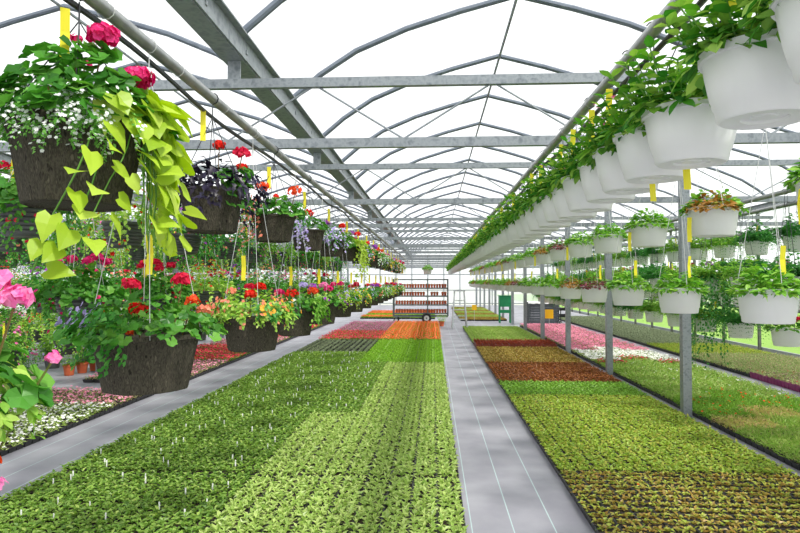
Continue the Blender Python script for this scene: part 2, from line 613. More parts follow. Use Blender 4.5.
plane('floor', GX[0], GX[6] + .05, Y0, Y1 + .05, 0, M['floor'], 'grey woven ground cloth floor with pale stripes along the paths', 'floor')
plane('ground', -90, 120, -40, 200, -.08, pmat('pale_ground', ['#a9ad9f', '#b9bcb2'], .9, 0, .6), 'pale bright ground outside the greenhouse', 'ground')
M['lawn_base'] = pmat('lawn', ['#6c9434', '#7fa544', '#74993a'], .9, 0, 5, .5, None, 80)
plane('lawn', 8.1, 30, -5, 90, -.02, M['lawn_base'], 'bright green lawn beyond the open right side', 'lawn')


def arch_pts(x0):
    """gothic rib profile from gutter to ridge to gutter"""
    half = [(0, 0), (.10, .16), (.36, .38), (.73, .62), (1.25, .84), (1.8, 1.01), (2.375, 1.16)]
    pts = [(x0 + x, GZ + z) for x, z in half]
    return pts + [(x0 + BAY - x, GZ + z) for x, z in reversed(half[:-1])]


bay_names = ['leftmost', 'next leftmost', 'far left', 'left', 'middle', 'right']
# roof film, one sheet per bay
for b_i in range(6):
    prof = arch_pts(GX[b_i])
    # finer: subdivide
    fb = MB()
    ys = [Y0 + (Y1 - Y0) * j / 6 for j in range(7)]
    n = len(prof)
    for j, y in enumerate(ys):
        fb.v += [(x, y, z + .035) for x, z in prof]
    for j in range(6):
        for i in range(n - 1):
            fb.f.append((j * n + i, j * n + i + 1, (j + 1) * n + i + 1, (j + 1) * n + i))
            fb.m.append(0)
    o = ob('ceiling', fb.mesh('roof_film', M['roof_film'], True))
    tag(o, 'clear plastic film over the %s roof bay' % bay_names[b_i], 'roof film', 'roof film bays', 'structure')

# ribs: one object each
rib_mesh = {}
arch_mb = MB()
pr = arch_pts(0)
dense = []
for i in range(len(pr) - 1):
    dense += [(pr[i][0], 0, pr[i][1])]
dense.append((pr[-1][0], 0, pr[-1][1]))
arch_mb.tube(dense, .03, 8)
rib = arch_mb.mesh('roof_arch', M['arch'], True)
rib_ys = [4.6 + 1.7 * k for k in range(25)]
for b_i in range(6):
    for k, y in enumerate(rib_ys):
        if b_i < 3 and k % 2:
            continue
        o = ob('roof_arch', rib, None, (GX[b_i], y, 0))
        tag(o, 'grey steel roof arch, %s from the front in the %s bay' % (nth(k + 1), bay_names[b_i]), 'roof arch', 'roof arches of the %s bay' % bay_names[b_i], 'structure')

# ridge purlins
for b_i in range(6):
    mb = MB()
    x = GX[b_i] + BAY / 2
    mb.tube([(x, Y0, RZ - .03), (x, Y1, RZ - .03)], .017, 6)
    tag(ob('ridge_purlin', mb.mesh('ridge_purlin', M['galv'])), 'thin steel ridge bar along the %s roof bay' % bay_names[b_i], 'ridge bar', None, 'structure')

# gutters
gm = MB()
L = Y1 - Y0
for (dx, dz, w, h) in ((0, .0, .15, .012), (-.085, .075, .012, .15), (.085, .075, .012, .15), (-.11, .15, .06, .012), (.11, .15, .06, .012)):
    gm.box((dx, L / 2, dz), (w, L, h))
for i in range(60):  # bolted lips
    gm.box((.094, i * .85 + .3, .06), (.012, .03, .03))
gutter_me = gm.mesh('gutter', M['galv_dark'])
for gi, nm in ((2, 'between the far left bays'), (3, 'between the left bays'), (4, 'above the hanging flower baskets'), (5, 'on top of the right posts'), (6, 'along the right wall top')):
    tag(ob('roof_gutter', gutter_me, None, (GX[gi], Y0, GZ - .06)), 'long galvanised roof gutter ' + nm, 'gutter', None, 'structure')

# trusses: one thing each
ZT, ZB = 3.2, 2.74


def truss_parts(x0, x1):
    L_ = x1 - x0
    t, b = MB(), MB()
    t.box((L_ / 2, 0, ZT), (L_, .05, .07))
    b.box((L_ / 2, 0, ZB), (L_, .05, .07))
    n = round(L_ / 1.36)
    ds = []
    for i in range(n):
        xa, xb = L_ * i / n, L_ * (i + 1) / n
        xm = (xa + xb) / 2
        for (p, q) in (((xa + .02, 0, ZT - .03), (xm, 0, ZB + .03)), ((xm, 0, ZB + .03), (xb - .02, 0, ZT - .03))):
            d = MB()
            d.tube([p, q], .008, 6)
            ds.append(d.mesh('diagonal_rod', M['galv']))
    return t.mesh('top_chord', M['galv']), b.mesh('bottom_chord', M['galv']), ds


hang_mb = MB()
hang_mb.box((0, 0, (ZT + GZ - .06) / 2 + .01), (.1, .012, GZ - .06 - ZT - .03))
hang_me = hang_mb.mesh('gutter_plate', M['galv'])
for seg, (xa, xb, nm) in enumerate(((GX[0], GX[3] - .06, 'far left'), (GX[3] + .06, GX[5] - .06, 'main'), (GX[5] + .06, GX[6] - .04, 'right'))):
    tp, bp, ds = truss_parts(xa, xb)
    tp = tp
    for k, y in enumerate(TR_Y):
        t = thing('roof_truss', 'galvanised steel truss across the %s span, %s from the front' % (nm, nth(k + 1)), 'truss', (xa, y, 0), 0, 'trusses of the %s span' % nm, 'structure')
        ob('top_chord', tp, t)
        ob('bottom_chord', bp, t)
        for d in ds:
            ob('diagonal_rod', d, t)
        if seg == 1:
            ob('gutter_plate', hang_me, t, (GX[4] - xa, 0.04, 0))

# posts
pm = MB()
pm.box((0, 0, (GZ - .07) / 2), (.105, .105, GZ - .07))
post_me = pm.mesh('post', M['galv'])
pm = MB()
pm.box((0, 0, .006), (.17, .17, .012))
plate_me = pm.mesh('base_plate', M['galv'])
for k, y in enumerate(TR_Y):
    t = thing('support_post', 'square galvanised post, %s from the front in the row among white pots' % nth(k + 1), 'post', (GX[5], y, 0), 0, 'right posts', 'structure')
    ob('post', post_me, t)
    ob('base_plate', plate_me, t)
for k, y in enumerate(TR_Y):
    o = ob('support_post', post_me, None, (GX[3], y, 0))
    tag(o, 'square galvanised post, %s from the front behind the flower baskets' % nth(k + 1), 'post', 'left posts', 'structure')

# side walls and end wall
def sheet(pts, mat, name):
    b = MB()
    b.add(pts, [(0, 1, 2, 3)])
    return b.mesh(name, mat)


for nm, x in (('right', GX[6] + .06), ('left', GX[0] - .02)):
    w = thing('wall_' + nm, 'white plastic side curtain of the greenhouse on the %s' % nm, 'wall', (x, 0, 0), 0, None, 'structure')
    zb = 1.05 if nm == 'right' else .3
    ob('curtain', sheet([(0, Y0, zb), (0, Y1, zb), (0, Y1, GZ), (0, Y0, GZ)], M['side_film'], 'curtain'), w)
    b = MB()
    b.tube([(0, Y0, zb), (0, Y1, zb)], .035, 8)
    ob('roll_bar', b.mesh('roll_bar', M['galv']), w)
    b = MB()
    b.box((0, (Y0 + Y1) / 2, .06), (.05, Y1 - Y0, .12))
    tag(ob('baseboard_' + nm, b.mesh('baseboard', M['board']), None, (x, 0, 0)), 'low kerb board along the %s side wall' % nm, 'kerb board', None, 'structure')
wp = MB()
wp.box((0, 0, GZ / 2), (.06, .06, GZ))
wp_me = wp.mesh('wall_post', M['dark_post'])
for k in range(21):
    o = ob('wall_post', wp_me, None, (GX[6], 6.3 + 1.85 * k, 0))
    tag(o, 'slim dark post of the open right wall, %s from the front' % nth(k + 1), 'post', 'right wall posts', 'structure')

w = thing('wall_back', 'bright plastic end wall with steel bars at the far end', 'wall', (0, Y1, 0), 0, None, 'structure')
b = MB()
top = []
for b_i in range(6):
    pts = arch_pts(GX[b_i])
    n0 = len(b.v)
    b.v += [(x, 0, .1) for x, z in pts] + [(x, 0, z) for x, z in pts]
    for i in range(len(pts) - 1):
        b.f.append((n0 + i, n0 + i + 1, n0 + len(pts) + i + 1, n0 + len(pts) + i))
        b.m.append(0)
ob('end_sheet', b.mesh('end_sheet', M['end_film']), w)
for i in range(25):
    b = MB()
    x = GX[0] + .02 + i * (GX[6] - GX[0] - .04) / 24
    b.box((x, -.03, GZ / 2), (.07, .05, GZ))
    ob('upright_bar', b.mesh('upright_bar', M['galv_dark']), w)
for z in (.12, 1.1, 2.25, 3.2):
    b = MB()
    b.box(((GX[0] + GX[6]) / 2, -.06, z), (GX[6] - GX[0], .04, .06))
    ob('cross_bar', b.mesh('cross_bar', M['galv_dark']), w)

# ------------------------------------------------------------------ hanging pipes and hoses
PIPES = {'left': (-1.17, 2.675), 'front': (.855, 2.675), 'second': (1.83, 2.675), 'fern': (3.8, 2.675), 'fern2': (4.46, 2.675), 'wall': (6.3, 2.675),
         'b1': (-2.45, 2.675), 'b2': (-3.75, 2.675), 'b3': (-5.1, 2.675), 'b4': (-6.6, 2.675), 'b5': (-8.2, 2.675), 'b6': (-10.2, 2.675)}
plabel = {'left': 'steel hanging pipe above the nearest dark flower baskets', 'front': 'steel hanging pipe above the nearest row of white pots',
          'second': 'steel hanging pipe above the second row of white pots', 'fern': 'steel hanging pipe just right of the posts',
          'fern2': 'steel hanging pipe above the upper fern pots', 'wall': 'steel hanging pipe nearest the right wall',
          'b1': 'steel hanging pipe above the second row of flower baskets', 'b2': 'steel hanging pipe above the third row of flower baskets',
          'b3': 'steel hanging pipe above the fourth row of flower baskets', 'b4': 'steel hanging pipe just left of the left posts',
          'b5': 'steel hanging pipe above the sixth row of flower baskets', 'b6': 'steel hanging pipe above the farthest left flower baskets'}
for kx, (x, z) in PIPES.items():
    mb = MB()
    mb.tube([(0, 0.2, 0), (0, 33 if kx != 'left' else 30, 0)], .027, 10)
    p = thing('hanging_pipe', plabel[kx], 'pipe', (x, 0, z), 0, 'basket pipes')
    ob('pipe', mb.mesh('pipe', M['pipe'], True), p)
    if kx in ('left', 'front'):
        c = MB()
        for i in range(30):
            y = .9 + i * .62
            pts = [(.034 * math.cos(q), y, .034 * math.sin(q)) for q in [2 * PI * j / 10 for j in range(11)]]
            c.tube(pts, .0016, 4, None, False)
        q = ob('pipe_ties', c.mesh('pipe_ties', M['wire_pale']), p)
        q['kind'] = 'stuff'
for kx, sg in (('left', -1), ('front', 1)):
    x, z = PIPES[kx]
    mb = MB()
    pts = []
    for i in range(180):
        y = .2 + i * .18
        s = math.sin(y * 2.1) * .5 + .5
        pts.append((x + .03 * sg + .012 * math.sin(y * 3.3), y, z - .045 - .03 * s))
    mb.tube(pts, .0115, 6)
    tag(ob('hanging_irrigation_hose', mb.mesh('irrigation_hose', M['hose'], True)), 'thin black watering hose tied along the %s' % ('pipe over the flower baskets' if sg < 0 else 'pipe over the white pots'), 'hose')

# ------------------------------------------------------------------ trays
def tray_shell(W, L, nx, ny, mat, h=.055, rimw=.006):
    mb = MB()
    px, py = W / nx, L / ny
    for i in range(nx):
        for j in range(ny):
            cx, cy = -W / 2 + px * (i + .5), py * (j + .5)
            a, b = px / 2 - .002, py / 2 - .002
            c, d = a * .84, b * .84
            e, f = a - rimw, b - rimw
            mb.add([(cx - c, cy - d, 0.0), (cx + c, cy - d, 0.0), (cx + c, cy + d, 0.0), (cx - c, cy + d, 0.0),
                    (cx - a, cy - b, h), (cx + a, cy - b, h), (cx + a, cy + b, h), (cx - a, cy + b, h),
                    (cx - e, cy - f, h), (cx + e, cy - f, h), (cx + e, cy + f, h), (cx - e, cy + f, h),
                    (cx - e, cy - f, h - .012), (cx + e, cy - f, h - .012), (cx + e, cy + f, h - .012), (cx - e, cy + f, h - .012)],
                   [(0, 1, 5, 4), (1, 2, 6, 5), (2, 3, 7, 6), (3, 0, 4, 7), (4, 5, 9, 8), (5, 6, 10, 9), (6, 7, 11, 10), (7, 4, 8, 11),
                    (8, 9, 13, 12), (9, 10, 14, 13), (10, 11, 15, 14), (11, 8, 12, 15)], 0)
            mb.add([(cx - e, cy - f, h - .012), (cx + e, cy - f, h - .012), (cx + e, cy + f, h - .012), (cx - e, cy + f, h - .012)], [(0, 1, 2, 3)], 1)
    mb.box((0, L / 2, .004), (W - .03, L - .03, .006), 0)
    return mb.mesh('tray_shell', [mat, M['soil']])


def crop_mesh(W, L, nx, ny, nl, lL, lW, h, lm, fm=None, nf=0, fr=.014, kind='tri', packs=0, elev=(.1, 1.0), z0=.045, fz=1.0, jit=None):
    mb = MB()
    jit = jit if jit is not None else (.03 if nf >= 1 else .012)
    for i in range(nx):
        for j in range(ny):
            if packs:
                per = nx // packs
                pi_, ii = divmod(i, per)
                pw = W / packs
                x = -W / 2 + pw * (pi_ + .5) + (ii - (per - 1) / 2) * (pw * .9 / per)
            else:
                x = -W / 2 + W * (i + .5) / nx
            y = L * (j + .5) / ny
            x += rnd.uniform(-jit, jit) * .9
            y += rnd.uniform(-jit, jit)
            hh = h * rnd.uniform(.7, 1.15)
            a0 = rnd.random() * 6
            for q in range(nl):
                u = (q + .3) / nl
                p = V((x + rnd.uniform(-.008, .008), y + rnd.uniform(-.008, .008), z0 + hh * u * .8))
                d = ang(a0 + q * 2.4, rnd.uniform(*elev))
                leaf(mb, p, d, UP + rv(.3), lL * rnd.uniform(.7, 1.2), lW, kind, rnd.uniform(0, .4), .2, 0)
            if fm:
                c = nf if nf >= 1 else (1 if rnd.random() < nf else 0)
                for q in range(int(c)):
                    p = V((x + rnd.uniform(-.05, .05), y + rnd.uniform(-.05, .05), z0 + hh * fz * rnd.uniform(.85, 1.2)))
                    floret(mb, p, UP + rv(.55), fr * rnd.uniform(.8, 1.2), 1)
    return mb.mesh('plants', [lm, fm] if fm else [lm])


TL = .6
CROPS = {}


def crop(key, desc, W, name, variants=2, shell='tray', cells=(3, 5), sticks=0, **kw):
    CROPS[key] = dict(desc=desc, name=name, sticks=sticks, shell=tray_shell(W, TL - .008, cells[0], cells[1], M[shell], {'tray_brick': .13, 'tray_purple': .1}.get(shell, .055)),
                      plants=[crop_mesh(W, TL, **kw) for _ in range(variants)])


WA, WR, W3, W4 = .577, .503, .595, .525
crop('dark', 'dark green seedlings', WA, 'seedling_tray', 4, sticks=3, nx=8, ny=9, nl=12, lL=.044, lW=.025, h=.06, lm=G['t_dark'], jit=.014, elev=(0, .9))
crop('light', 'pale leafy seedlings', WA, 'leafy_seedling_tray', 4, nx=9, ny=9, nl=9, lL=.05, lW=.023, h=.045, lm=G['t_light'], packs=3, elev=(.0, 1.1), jit=.014)
crop('lime', 'bright green seedlings', WA, 'bright_seedling_tray', 2, nx=9, ny=9, nl=9, lL=.042, lW=.022, h=.06, lm=G['t_lime'], jit=.016)
crop('stripe', 'dark grassy seedlings', WA, 'grassy_seedling_tray', 2, nx=4, ny=11, nl=7, lL=.06, lW=.014, h=.04, lm=G['t_grey'], packs=4, elev=(.6, 1.3))
crop('orange', 'orange flowers', WA, 'orange_flower_tray', 2, nx=7, ny=7, nl=6, lL=.04, lW=.022, h=.08, lm=G['t_lime'], fm=P['t_orange'], nf=3, fr=.02)
crop('redpink', 'red flowers', WA, 'red_flower_tray', 2, nx=7, ny=7, nl=6, lL=.04, lW=.022, h=.08, lm=G['t_dark'], fm=P['t_pinkred'], nf=3, fr=.019)
crop('mauve', 'mauve flowers', WA, 'mauve_flower_tray', 2, nx=7, ny=7, nl=6, lL=.04, lW=.022, h=.08, lm=G['t_grey'], fm=P['t_mauve'], nf=2, fr=.018)
crop('sparse', 'sparse bronze-green seedlings', WR, 'open_cell_tray', 4, cells=(3, 5), nx=9, ny=5, nl=9, lL=.04, lW=.024, h=.03, elev=(0, .8), lm=G['t_sparse'], fm=P['orange'], nf=.02, packs=3, jit=.006)
crop('yg', 'yellow-green seedlings', WR, 'yellow_green_seedling_tray', 3, nx=9, ny=8, nl=9, lL=.042, lW=.025, h=.04, lm=G['t_yg'], fm=P['orange'], nf=.008, packs=3, elev=(0, .9), jit=.009)
crop('ygreen', 'fresh green seedlings', WR, 'fresh_seedling_tray', 2, nx=8, ny=9, nl=8, lL=.045, lW=.024, h=.05, lm=G['t_green'], jit=.016)
crop('bronze', 'bronze-red seedlings', WR, 'bronze_seedling_tray', 2, nx=7, ny=8, nl=9, lL=.044, lW=.026, h=.05, lm=G['t_bronze'], jit=.018)
crop('golden', 'golden-brown seedlings', WR, 'golden_seedling_tray', 2, nx=7, ny=8, nl=9, lL=.044, lW=.026, h=.05, lm=G['t_golden'], jit=.018)
crop('brick', 'dark red seedlings', WR, 'red_seedling_tray', 2, shell='tray_brick', nx=6, ny=7, nl=7, lL=.042, lW=.026, h=.06, z0=.12, lm=G['t_red'])
crop('green2', 'vivid green seedlings', WR, 'vivid_seedling_tray', 2, nx=7, ny=8, nl=8, lL=.042, lW=.026, h=.06, lm=G['t_grass'], jit=.02)
crop('whitered', 'white and red flowers', W3, 'white_flower_tray', 2, nx=7, ny=7, nl=6, lL=.04, lW=.02, h=.05, lm=G['silver'], fm=P['t_white'], nf=2, fr=.016)
crop('grass', 'soft grassy plants', W3, 'grassy_plant_tray', 3, nx=10, ny=10, nl=9, lL=.07, lW=.01, h=.09, lm=G['t_grass'], elev=(.3, 1.3))
crop('tan', 'tan and green plants', W3, 'tan_plant_tray', 2, nx=10, ny=10, nl=9, lL=.06, lW=.013, h=.08, lm=G['t_tan'], elev=(.2, 1.2))
crop('redgrass', 'green plants dotted red', W3, 'red_dotted_tray', 2, nx=10, ny=10, nl=8, lL=.06, lW=.014, h=.09, lm=G['t_green'], fm=P['orange'], nf=.25, fr=.016, elev=(.2, 1.2))
crop('herb', 'lush green plants', W3, 'lush_plant_tray', 3, nx=9, ny=9, nl=9, lL=.055, lW=.02, h=.1, lm=G['t_grass'], fm=P['t_white'], nf=.06, fr=.014, elev=(.1, 1.1))
crop('crim', 'crimson flowers', W3, 'crimson_flower_tray', 2, nx=7, ny=7, nl=7, lL=.045, lW=.022, h=.08, lm=G['t_dark'], fm=P['t_pinkred'], nf=2, fr=.018)
crop('white', 'white flowers', W3, 'pure_white_flower_tray', 2, nx=8, ny=8, nl=5, lL=.04, lW=.02, h=.07, lm=G['t_light'], fm=P['t_white'], nf=4, fr=.02)
crop('pink', 'pink flowers', W3, 'pink_flower_tray', 2, nx=8, ny=8, nl=5, lL=.04, lW=.02, h=.08, lm=G['t_pale'], fm=P['t_pink'], nf=4, fr=.02)
crop('purpletray', 'yellow-green plants', W4, 'purple_plant_tray', 2, shell='tray_purple', cells=(4, 6), nx=7, ny=8, nl=7, lL=.045, lW=.02, h=.05, z0=.085, lm=G['t_pale'], fm=P['crimson'], nf=.1)
crop('pale', 'pale mottled plants', W4, 'mottled_plant_tray', 3, nx=7, ny=8, nl=7, lL=.05, lW=.022, h=.07, lm=G['t_pale'], elev=(.3, 1.2))
crop('grey', 'grey-green plants', W4, 'grey_green_tray', 2, nx=7, ny=8, nl=7, lL=.045, lW=.018, h=.05, lm=G['t_grey'])
crop('palegreen', 'light green plants', W4, 'light_green_tray', 2, nx=7, ny=8, nl=7, lL=.045, lW=.022, h=.06, lm=G['t_yg'])
crop('awhite', 'white bedding flowers', WA, 'white_bedding_tray', 3, nx=8, ny=8, nl=7, lL=.036, lW=.018, h=.06, lm=G['t_light'], fm=P['t_white'], nf=2, fr=.017)
crop('apink', 'pink bedding flowers', WA, 'pink_bedding_tray', 3, nx=8, ny=8, nl=6, lL=.036, lW=.018, h=.06, lm=G['t_pale'], fm=P['t_pink'], nf=2.0, fr=.018)
crop('ared', 'red bedding flowers', WA, 'red_bedding_tray', 2, nx=7, ny=7, nl=6, lL=.04, lW=.02, h=.07, lm=G['t_dark'], fm=P['t_pinkred'], nf=3, fr=.02)
st = MB()
st.box((0, 0, .078), (.011, .002, .056))
stick_me = st.mesh('plant_label', M['tag_w'])


def lay_bed(where, x0, sgn, W, ncols, y0, nrows, pick, side, gaps=()):
    """trays laid edge to edge; column one is next to the named path"""
    for r in range(nrows):
        y = y0 + r * TL + .07 * sum(1 for g in gaps if r >= g)
        for c in range(ncols):
            x = x0 + sgn * W * (c + .5)
            key = pick(c, x, y + TL / 2)
            if key is None:
                continue
            cr = CROPS[key]
            lab = 'tray of %s %s, %s from %s, %s row from the front' % (cr['desc'], where, nth(c + 1), side, nth(r + 1))
            if len(lab.split()) > 16:
                lab = 'tray of %s, %s from %s, %s row from the front' % (cr['desc'], nth(c + 1), side, nth(r + 1))
            t = thing(cr['name'], lab, 'plant tray', (x, y, .001), 0, 'trays of %s %s' % (cr['desc'], where))
            ob('tray', cr['shell'], t)
            ob('plants', rnd.choice(cr['plants']), t)
            if cr['sticks'] and y < 15:
                for s in range(cr['sticks']):
                    ob('plant_label', stick_me, t, (rnd.uniform(-.22, .22), rnd.uniform(.08, .52), .02), rnd.uniform(-.5, .5), 'white plastic plant label')


def pick_main(c, x, y):
    if y < 12.4:
        return 'light' if c < (3 if y < 7.5 else 2) else 'dark'
    if c < 3:
        return 'lime' if y < 17.2 else 'orange'
    if y < 14.6:
        return 'dark' if c >= 2 else 'lime'
    if y < 17.4:
        return 'stripe'
    return 'redpink' if y < 20.5 else 'mauve'


lay_bed('left of the path', .22, -1, WA, 6, 3.4, 36, pick_main, 'the central path', (3, 11))


def pick_right(c, x, y):
    if y < 5.3:
        return 'sparse'
    if y < 9.2:
        return 'yg'
    if y < 10.6:
        return 'ygreen'
    if y < 12.8:
        return 'bronze'
    if y < 15.7:
        return 'golden'
    if y < 16.9:
        return 'brick'
    return 'green2'


lay_bed('right of the path', 1.08, 1, WR, 4, 3.1, 33, pick_right, 'the central path')


def pick_3(c, x, y):
    y += (.35, -.3, .1)[c]
    if y < 5.7:
        return 'whitered'
    if y < 7.1:
        return 'grass'
    if y < 7.9:
        return 'tan'
    if y < 9.2:
        return 'redgrass'
    if y < 12.6:
        return 'herb'
    if y < 13.4:
        return 'crim'
    if y < 15.0:
        return 'white'
    return 'pink'


lay_bed('beyond the posts', 5.06, -1, W3, 3, 4.6, 32, pick_3, 'the right-hand path')


def pick_4(c, x, y):
    if y < 11.4:
        return 'purpletray'
    if y < 14.2:
        return 'pale'
    if y < 17:
        return 'palegreen'
    return 'grey'


lay_bed('near the lawn', 5.62, 1, W4, 4, 8.4, 36, pick_4, 'the pale path')


def pick_a(c, x, y):
    if y < 9.5:
        return 'awhite' if y < 8.1 + .1 * c else 'apink'
    if y < 10.0:
        return None
    if c > 2:
        return None
    return 'apink' if y < 12.8 else ('ared' if (y < 15.5 or y > 18) else 'apink')


lay_bed('left bed', -4.18, -1, WA, 6, 5.6, 7, pick_a, 'the left path')
lay_bed('far left bed', -4.18, -1, WA, 3, 10.2, 26, pick_a, 'the left path')
lay_bed('behind the cart', .1, -1, WA, 6, 28.5, 10, lambda c, x, y: 'orange' if y < 30 and c > 1 else ('lime' if y < 31.5 else 'orange'), 'the far path end')
lay_bed('behind the ladder', 1.2, 1, WR, 4, 27.2, 22, lambda c, x, y: 'golden' if int(y * .55) % 2 else 'green2', 'the far path end')

# ------------------------------------------------------------------ white pots
def lathe_pot(R, h, prof, mat, n=32, shape=None, name='pot'):
    mb = MB()
    mb.lathe(prof, n, 0, shape)
    return mb.mesh(name, mat, True)


# nearest row: rounded bowl with saucer step and recessed base
R, H_ = .155, .19
prof = [(.03, .006), (.032, .012), (.055, .012), (.057, .004), (.085, .004), (.09, 0), (.104, 0), (.112, .008), (.117, .038), (.121, .042), (.131, .085), (.139, .13), (.143, .16), (.144, .168), (.154, .17), (.155, .192), (.150, .194), (.140, .19), (.137, .165), (.02, .162)]
prof = [(a, b * .93) for a, b in prof]
bowl_me = lathe_pot(R, H_, prof, M['white_pot'], 36)
prof = [(.03, .004), (.085, .004), (.09, 0), (.122, 0), (.128, .006), (.131, .036), (.135, .04), (.148, .155), (.149, .157), (.161, .158), (.162, .185), (.156, .187), (.148, .182), (.145, .16), (.02, .157)]
taper_me = lathe_pot(.162, .187, prof, M['white_pot'], 32)


def hanger(R_, zr, top, n=3, mat='wire', hook=True, r=.0022):
    mb = MB()
    hz = top - (.1 if top > .2 else .04)
    for i in range(n):
        q = 2 * PI * i / n + .5
        mb.tube([(R_ * math.cos(q), R_ * math.sin(q), zr - .01), (R_ * .96 * math.cos(q), R_ * .96 * math.sin(q), zr + .01), (0, 0, hz)], r, 5)
    mb.tube([(0, 0, hz - .005), (0, 0, top - .035)], r * 1.3, 5)
    pts = [(.03 * math.cos(q), 0, top + .03 * math.sin(q)) for q in [-PI / 2 + PI * 1.35 * j / 8 for j in range(9)]]
    mb.tube(pts, r * 1.3, 5)
    return mb.mesh('hanger', M[mat])


tg = MB()
TGW = 1
tg.add([(-.014, 0, 0), (.014, .002, 0), (.014, .012, -.075), (-.014, .010, -.075), (.014, .004, -.16), (-.014, .002, -.16)], [(0, 1, 2, 3), (3, 2, 4, 5)])
tg.add([(-.014, .0012, 0), (.014, .0032, 0), (.014, .0132, -.075), (-.014, .0112, -.075), (.014, .0052, -.16), (-.014, .0032, -.16)], [(3, 2, 1, 0), (5, 4, 2, 3)])
tag_me = tg.mesh('yellow_tag', M['tag_y'])

bushy = []
for v in range(5):
    mb = MB()
    shoots(mb, .15, .19 + .03 * (v % 3), 44, 5, .066, .04, 0, 1, .8)
    mound(mb, .17, .1, 150, .062, .038, 'ovate', 0, 0, -.1)
    bushy.append(mb.mesh('foliage', [G['bushy'], G['stem']]))
petal_specks = []
mb = MB()
for i in range(26):
    a, u = rnd.random() * 6.3, math.sqrt(rnd.random())
    floret(mb, V((.16 * u * math.cos(a), .16 * u * math.sin(a), rnd.uniform(.1, .24))), UP + rv(.6), .014)
petal_me = mb.mesh('blossoms', P['pink'])

ys = [1.28, 1.63, 2.10, 2.43, 2.72, 3.05]
while ys[-1] < 30:
    ys.append(ys[-1] + .35)
RIMZ = 2.268
bz = RIMZ - .179
hang_front = hanger(.148, .178, PIPES['front'][1] - bz, 3, 'wire')
for i, y in enumerate(ys):
    t = thing('hanging_white_pot', 'white bowl pot of bushy green foliage, %s from the camera in the nearest row' % nth(i + 1), 'hanging pot',
              (PIPES['front'][0] + rnd.uniform(-.008, .008), y, bz + (.03 if i < 2 else 0) + rnd.uniform(-.006, .006)), 0, 'white pots in the nearest row')
    ob('pot', bowl_me, t, (0, 0, 0), rnd.random() * 6)
    ob('foliage', bushy[i % 5], t, (0, 0, .162), rnd.random() * 6.3)
    if y < 16:
        ob('hanger', hang_front, t)
    if i in (1, 4, 7):
        ob('blossoms', petal_me, t, (0, 0, .17), rnd.random() * 6.3)
    if i % 3 == 1 or i in (5, 6, 9) or i > 20 and i % 2:
        ob('yellow_tag', tag_me, t, (-.10, -.06, .43), rnd.uniform(-.4, .4), 'yellow hanging tag')
    elif i in (2, 3):
        ob('yellow_tag', tag_me, t, (.03, .1, .09), rnd.uniform(-.4, .4), 'yellow tag hanging below the pot')

# second row: two tiers, low leafy planting
def low_plant(kind):
    mb = MB()
    a0, a1 = ((0, 6.29), (-.2, 3.1), (-.9, 3.3))[kind]
    n = (1.0, .6, .7)[kind]
    mound(mb, .16, .16, int(420 * n), .05, .03, 'ovate', 0, -.015, .35, a0, a1)
    mound(mb, .165, .09, int(160 * n), .055, .03, 'lobed', 0, -.015, 0, a0, a1)
    if kind:
        mound(mb, .165, .13, 200, .042, .028, 'ovate', kind, -.015, .25, a1, a0 + 6.29)
    return mb.mesh('foliage', [G['fresh'], G['burg'], G['bronzy']])


lows = [low_plant(k) for k in (0, 1, 2, 0, 0)]
XS = PIPES['second'][0]
for tier, (yy0, rim, nm) in enumerate(((2.93, 2.19, 'upper'), (3.5, 1.665, 'lower'))):
    hm = hanger(.155, .187, PIPES['second'][1] - (rim - .187), 3, 'wire_pale')
    for i in range(22):
        y = yy0 + 1.22 * i
        t = thing('hanging_white_pot', 'white tapered pot of low plants, %s from front, second row %s tier' % (nth(i + 1), nm), 'hanging pot',
                  (XS, y, rim - .187 + rnd.uniform(-.01, .01)), 0, 'white pots of the second row, %s tier' % nm)
        ob('pot', taper_me, t)
        fo = ob('foliage', lows[(i + tier * 2 + 1) % 5], t, (0, 0, .17), rnd.uniform(-.6, .6))
        ob('hanger', hm, t)
        if i % 2 == tier or i < 3:
            ob('yellow_tag', tag_me, t, (-.17 if tier == 0 else .06, -.05, .42 if tier else .12), rnd.uniform(-.5, .5), 'yellow hanging tag')

# ferns and trailing pots in the right bay
def fern_set(k):
    mb = MB()
    fern(mb, 46 if k < 2 else 34, .38 + .06 * (k % 2), 0 if k != 1 else 1, 0, .7 + .2 * k, 14)
    mound(mb, .18, .3, 260, .07, .034, 'tri', 0 if k != 1 else 1)
    return mb.mesh('fronds', [G['fern'], G['fernd']])


ferns = [fern_set(k) for k in range(3)]
mb = MB()
for i in range(34):
    vine(mb, i * 2.4, .13, .02, .06 + .08 * rnd.random(), rnd.uniform(.45, 1.4), 34, .055, .036, 'ovate', 0, .6, 1)
long_vine = mb.mesh('trailing_vines', [G['fernd'], G['stem']])
mb = MB()
mound(mb, .17, .2, 220, .06, .035, 'ovate', 0)
red_mix_l = mb.mesh('foliage', [G['bushy']])
mb = MB()
for i in range(9):
    a, u = rnd.random() * 6.3, math.sqrt(rnd.random())
    flower_head(.028, 12, .02, None, mb, V((.15 * u * math.cos(a), .15 * u * math.sin(a), rnd.uniform(.1, .18))))
cl_red = mb.mesh('blossoms', P['crimson'])
cl_pink = mb.copy() if hasattr(mb, 'copy') else None
pm2 = MB()
pm2.v, pm2.f, pm2.m = mb.v, mb.f, mb.m
cl_purple = pm2.mesh('blossoms', P['purple'])
mb = MB()
mound(mb, .17, .15, 220, .05, .03, 'ovate', 0)
burg_l = mb.mesh('foliage', [G['burg']])

